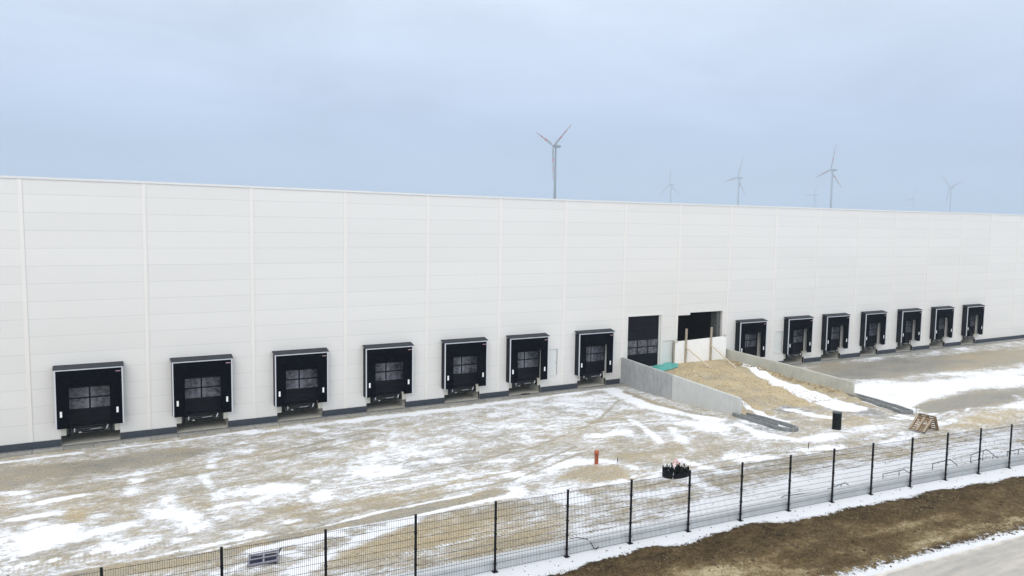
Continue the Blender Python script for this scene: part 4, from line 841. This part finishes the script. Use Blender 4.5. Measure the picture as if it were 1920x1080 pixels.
# dead grass on the verge
m = MB()
def blades(n, x0, x1):
    for k in range(n):
        x = random.uniform(x0, x1); ev_ = float(np.interp(x, SE[:, 0], sv, left=-1.0)); v = random.uniform(-5.2, ev_+.06)
        y = float(Fy(x))+v; yield x, y, v
xx = []; 
for x, y, v in blades(42000, 8, 47): xx.append((x, y))
xa = np.array(xx); za = ground_h(xa[:, 0], xa[:, 1])
for (x, y), z in zip(xx, za):
    a = random.random()*6.28; l = random.uniform(.03, .11); w = .007; t = random.uniform(.2, 1.2)
    dx_, dy_ = math.cos(a), math.sin(a)
    m.tri((x-dy_*w, y+dx_*w, z-.005), (x+dy_*w, y-dx_*w, z-.005), (x+dx_*l*math.sin(t), y+dy_*l*math.sin(t), z+l*math.cos(t)))
o = m.build('grass', mat('dead grass', (.07, .052, .022), .9, col2=(.30, .24, .12), scale=2.5)); tag(o, 'short dead brown grass on the verge outside the fence', 'grass', kind='stuff')

# ---------------------------------------------------------------- wind turbines
def blade_mat():
    m = bpy.data.materials.new('blade with red bands'); m.use_nodes = True; t = m.node_tree; b = t.nodes['Principled BSDF']; b.inputs['Roughness'].default_value = .5
    sp = N(t, 'ShaderNodeSeparateXYZ'); t.links.new(N(t, 'ShaderNodeTexCoord').outputs['Object'], sp.inputs[0])
    q = math_node(t, 'DIVIDE', math_node(t, 'SUBTRACT', 41.0, sp.outputs[2]), 5.4)
    red = math_node(t, 'MULTIPLY', math_node(t, 'LESS_THAN', math_node(t, 'FRACT', math_node(t, 'DIVIDE', q, 2)), .5), math_node(t, 'LESS_THAN', q, 5.0))
    t.links.new(mixc(t, red, (.27, .30, .34), (.42, .02, .02)), b.inputs['Base Color']); return m
M_blade = blade_mat(); M_tower = mat('turbine grey paint', (.20, .235, .275), .5)
def turbine(label):
    t = empty('wind_turbine'); 
    MB().tube([(0,0,-2),(0,0,50),(0,0,106)], [1.9, 1.5, 1.1], 20).build('tower', M_tower, t, smooth=True)
    n = MB().tube([(0,-2.2,108),(0,-1.9,108),(0,1,108),(0,5,108),(0,7.5,108.2)], [1.2, 1.75, 1.95, 1.8, .9], 14); n.build('nacelle', M_tower, t, smooth=True)
    hub = MB().tube([(0,-2.25,108),(0,-3.4,108),(0,-4.6,108),(0,-5.3,108)], [1.45, 1.5, 1.1, .2], 14).build('hub', M_tower, t, smooth=True)
    prof = [(0,.75,.75),(2.5,.8,.7),(6,1.7,.45),(9,1.65,.33),(18,1.2,.22),(28,.85,.14),(37,.55,.09),(41,.16,.05)]
    bm = MB(); n0 = 0; S = 10
    for z, c_, th in prof:
        for k in range(S):
            a = 2*math.pi*k/S; bm.v.append((c_*math.cos(a)+(c_*.35 if z > 3 else 0), th*math.sin(a), z))
    for i in range(len(prof)-1):
        for k in range(S): bm.f.append((i*S+k, i*S+(k+1) % S, (i+1)*S+(k+1) % S, (i+1)*S+k))
    bm.f.append(tuple((len(prof)-1)*S+k for k in range(S)))
    b0 = bm.build('blade', M_blade, t, smooth=True)
    bl = [b0]
    for k in range(2):
        c = b0.copy(); C.objects.link(c); bl.append(c)
    for k, b_ in enumerate(bl):
        b_.location = (0, -3.6, 108); b_.rotation_euler = (0, math.radians(120*k), 0)
    return t
TL = [(485, 703, 58, 'nearest and clearest wind turbine, red banded blades, rising above the roof edge'),
      (1105, 1205, 0, 'tiny faint wind turbine just above the roof, right of the nearest one'),
      (1048, 955, 22, 'faint mid sized wind turbine, second to the right of the nearest clear one'),
      (1016, 731, 15, 'second largest wind turbine, hazy, with one blade pointing up'),
      (1687, 1299, 30, 'small very faint wind turbine close left of the second largest one'),
      (2082, 1277, 25, 'barely visible wind turbine with only its top over the roof edge'),
      (1581, 875, 315, 'rightmost wind turbine, small and faint with two blades raised like a V')]
proto = None
for i, (x, y, rot, lab) in enumerate(TL):
    if proto is None: t = proto = turbine(lab)
    else: t = copy_tree(proto)
    f_ = 1.4 if t is proto else {1016: 1.8, 1048: 2.15, 1581: 2.15}.get(x, 2.3)
    t.scale = (f_, f_, f_); t.location = (CAM_P[0]+(x-CAM_P[0])*f_, CAM_P[1]+(y-CAM_P[1])*f_, 13*(1-f_))
    th = math.atan2(x-CAM_P[0], y-CAM_P[1])            # direction from the yard
    t.rotation_euler = (0, 0, -th+math.radians(-54))
    bs = sorted([c for c in t.children if c.name.startswith('blade')], key=lambda o: o.name)
    for k, b_ in enumerate(bs): b_.rotation_euler = (0, math.radians(rot+120*k), 0)
    tag(t, lab, 'wind turbine', 'wind turbines beyond the warehouse')

# ---------------------------------------------------------------- haze
hz = MB().box(-5200, 5200, -5200, 5200, -19, 336).build('haze', bpy.data.materials.new('haze air')); hz['kind'] = 'stuff'; hz['label'] = 'pale winter haze filling the air'; hz['category'] = 'haze'
hm = hz.data.materials[0]; hm.use_nodes = True; t = hm.node_tree; t.nodes.clear()
ho = N(t, 'ShaderNodeOutputMaterial'); pv = N(t, 'ShaderNodeVolumePrincipled'); t.links.new(pv.outputs[0], ho.inputs['Volume'])
pv.inputs['Color'].default_value = (.72, .86, 1.0, 1); pv.inputs['Density'].default_value = .00030; pv.inputs['Anisotropy'].default_value = .2
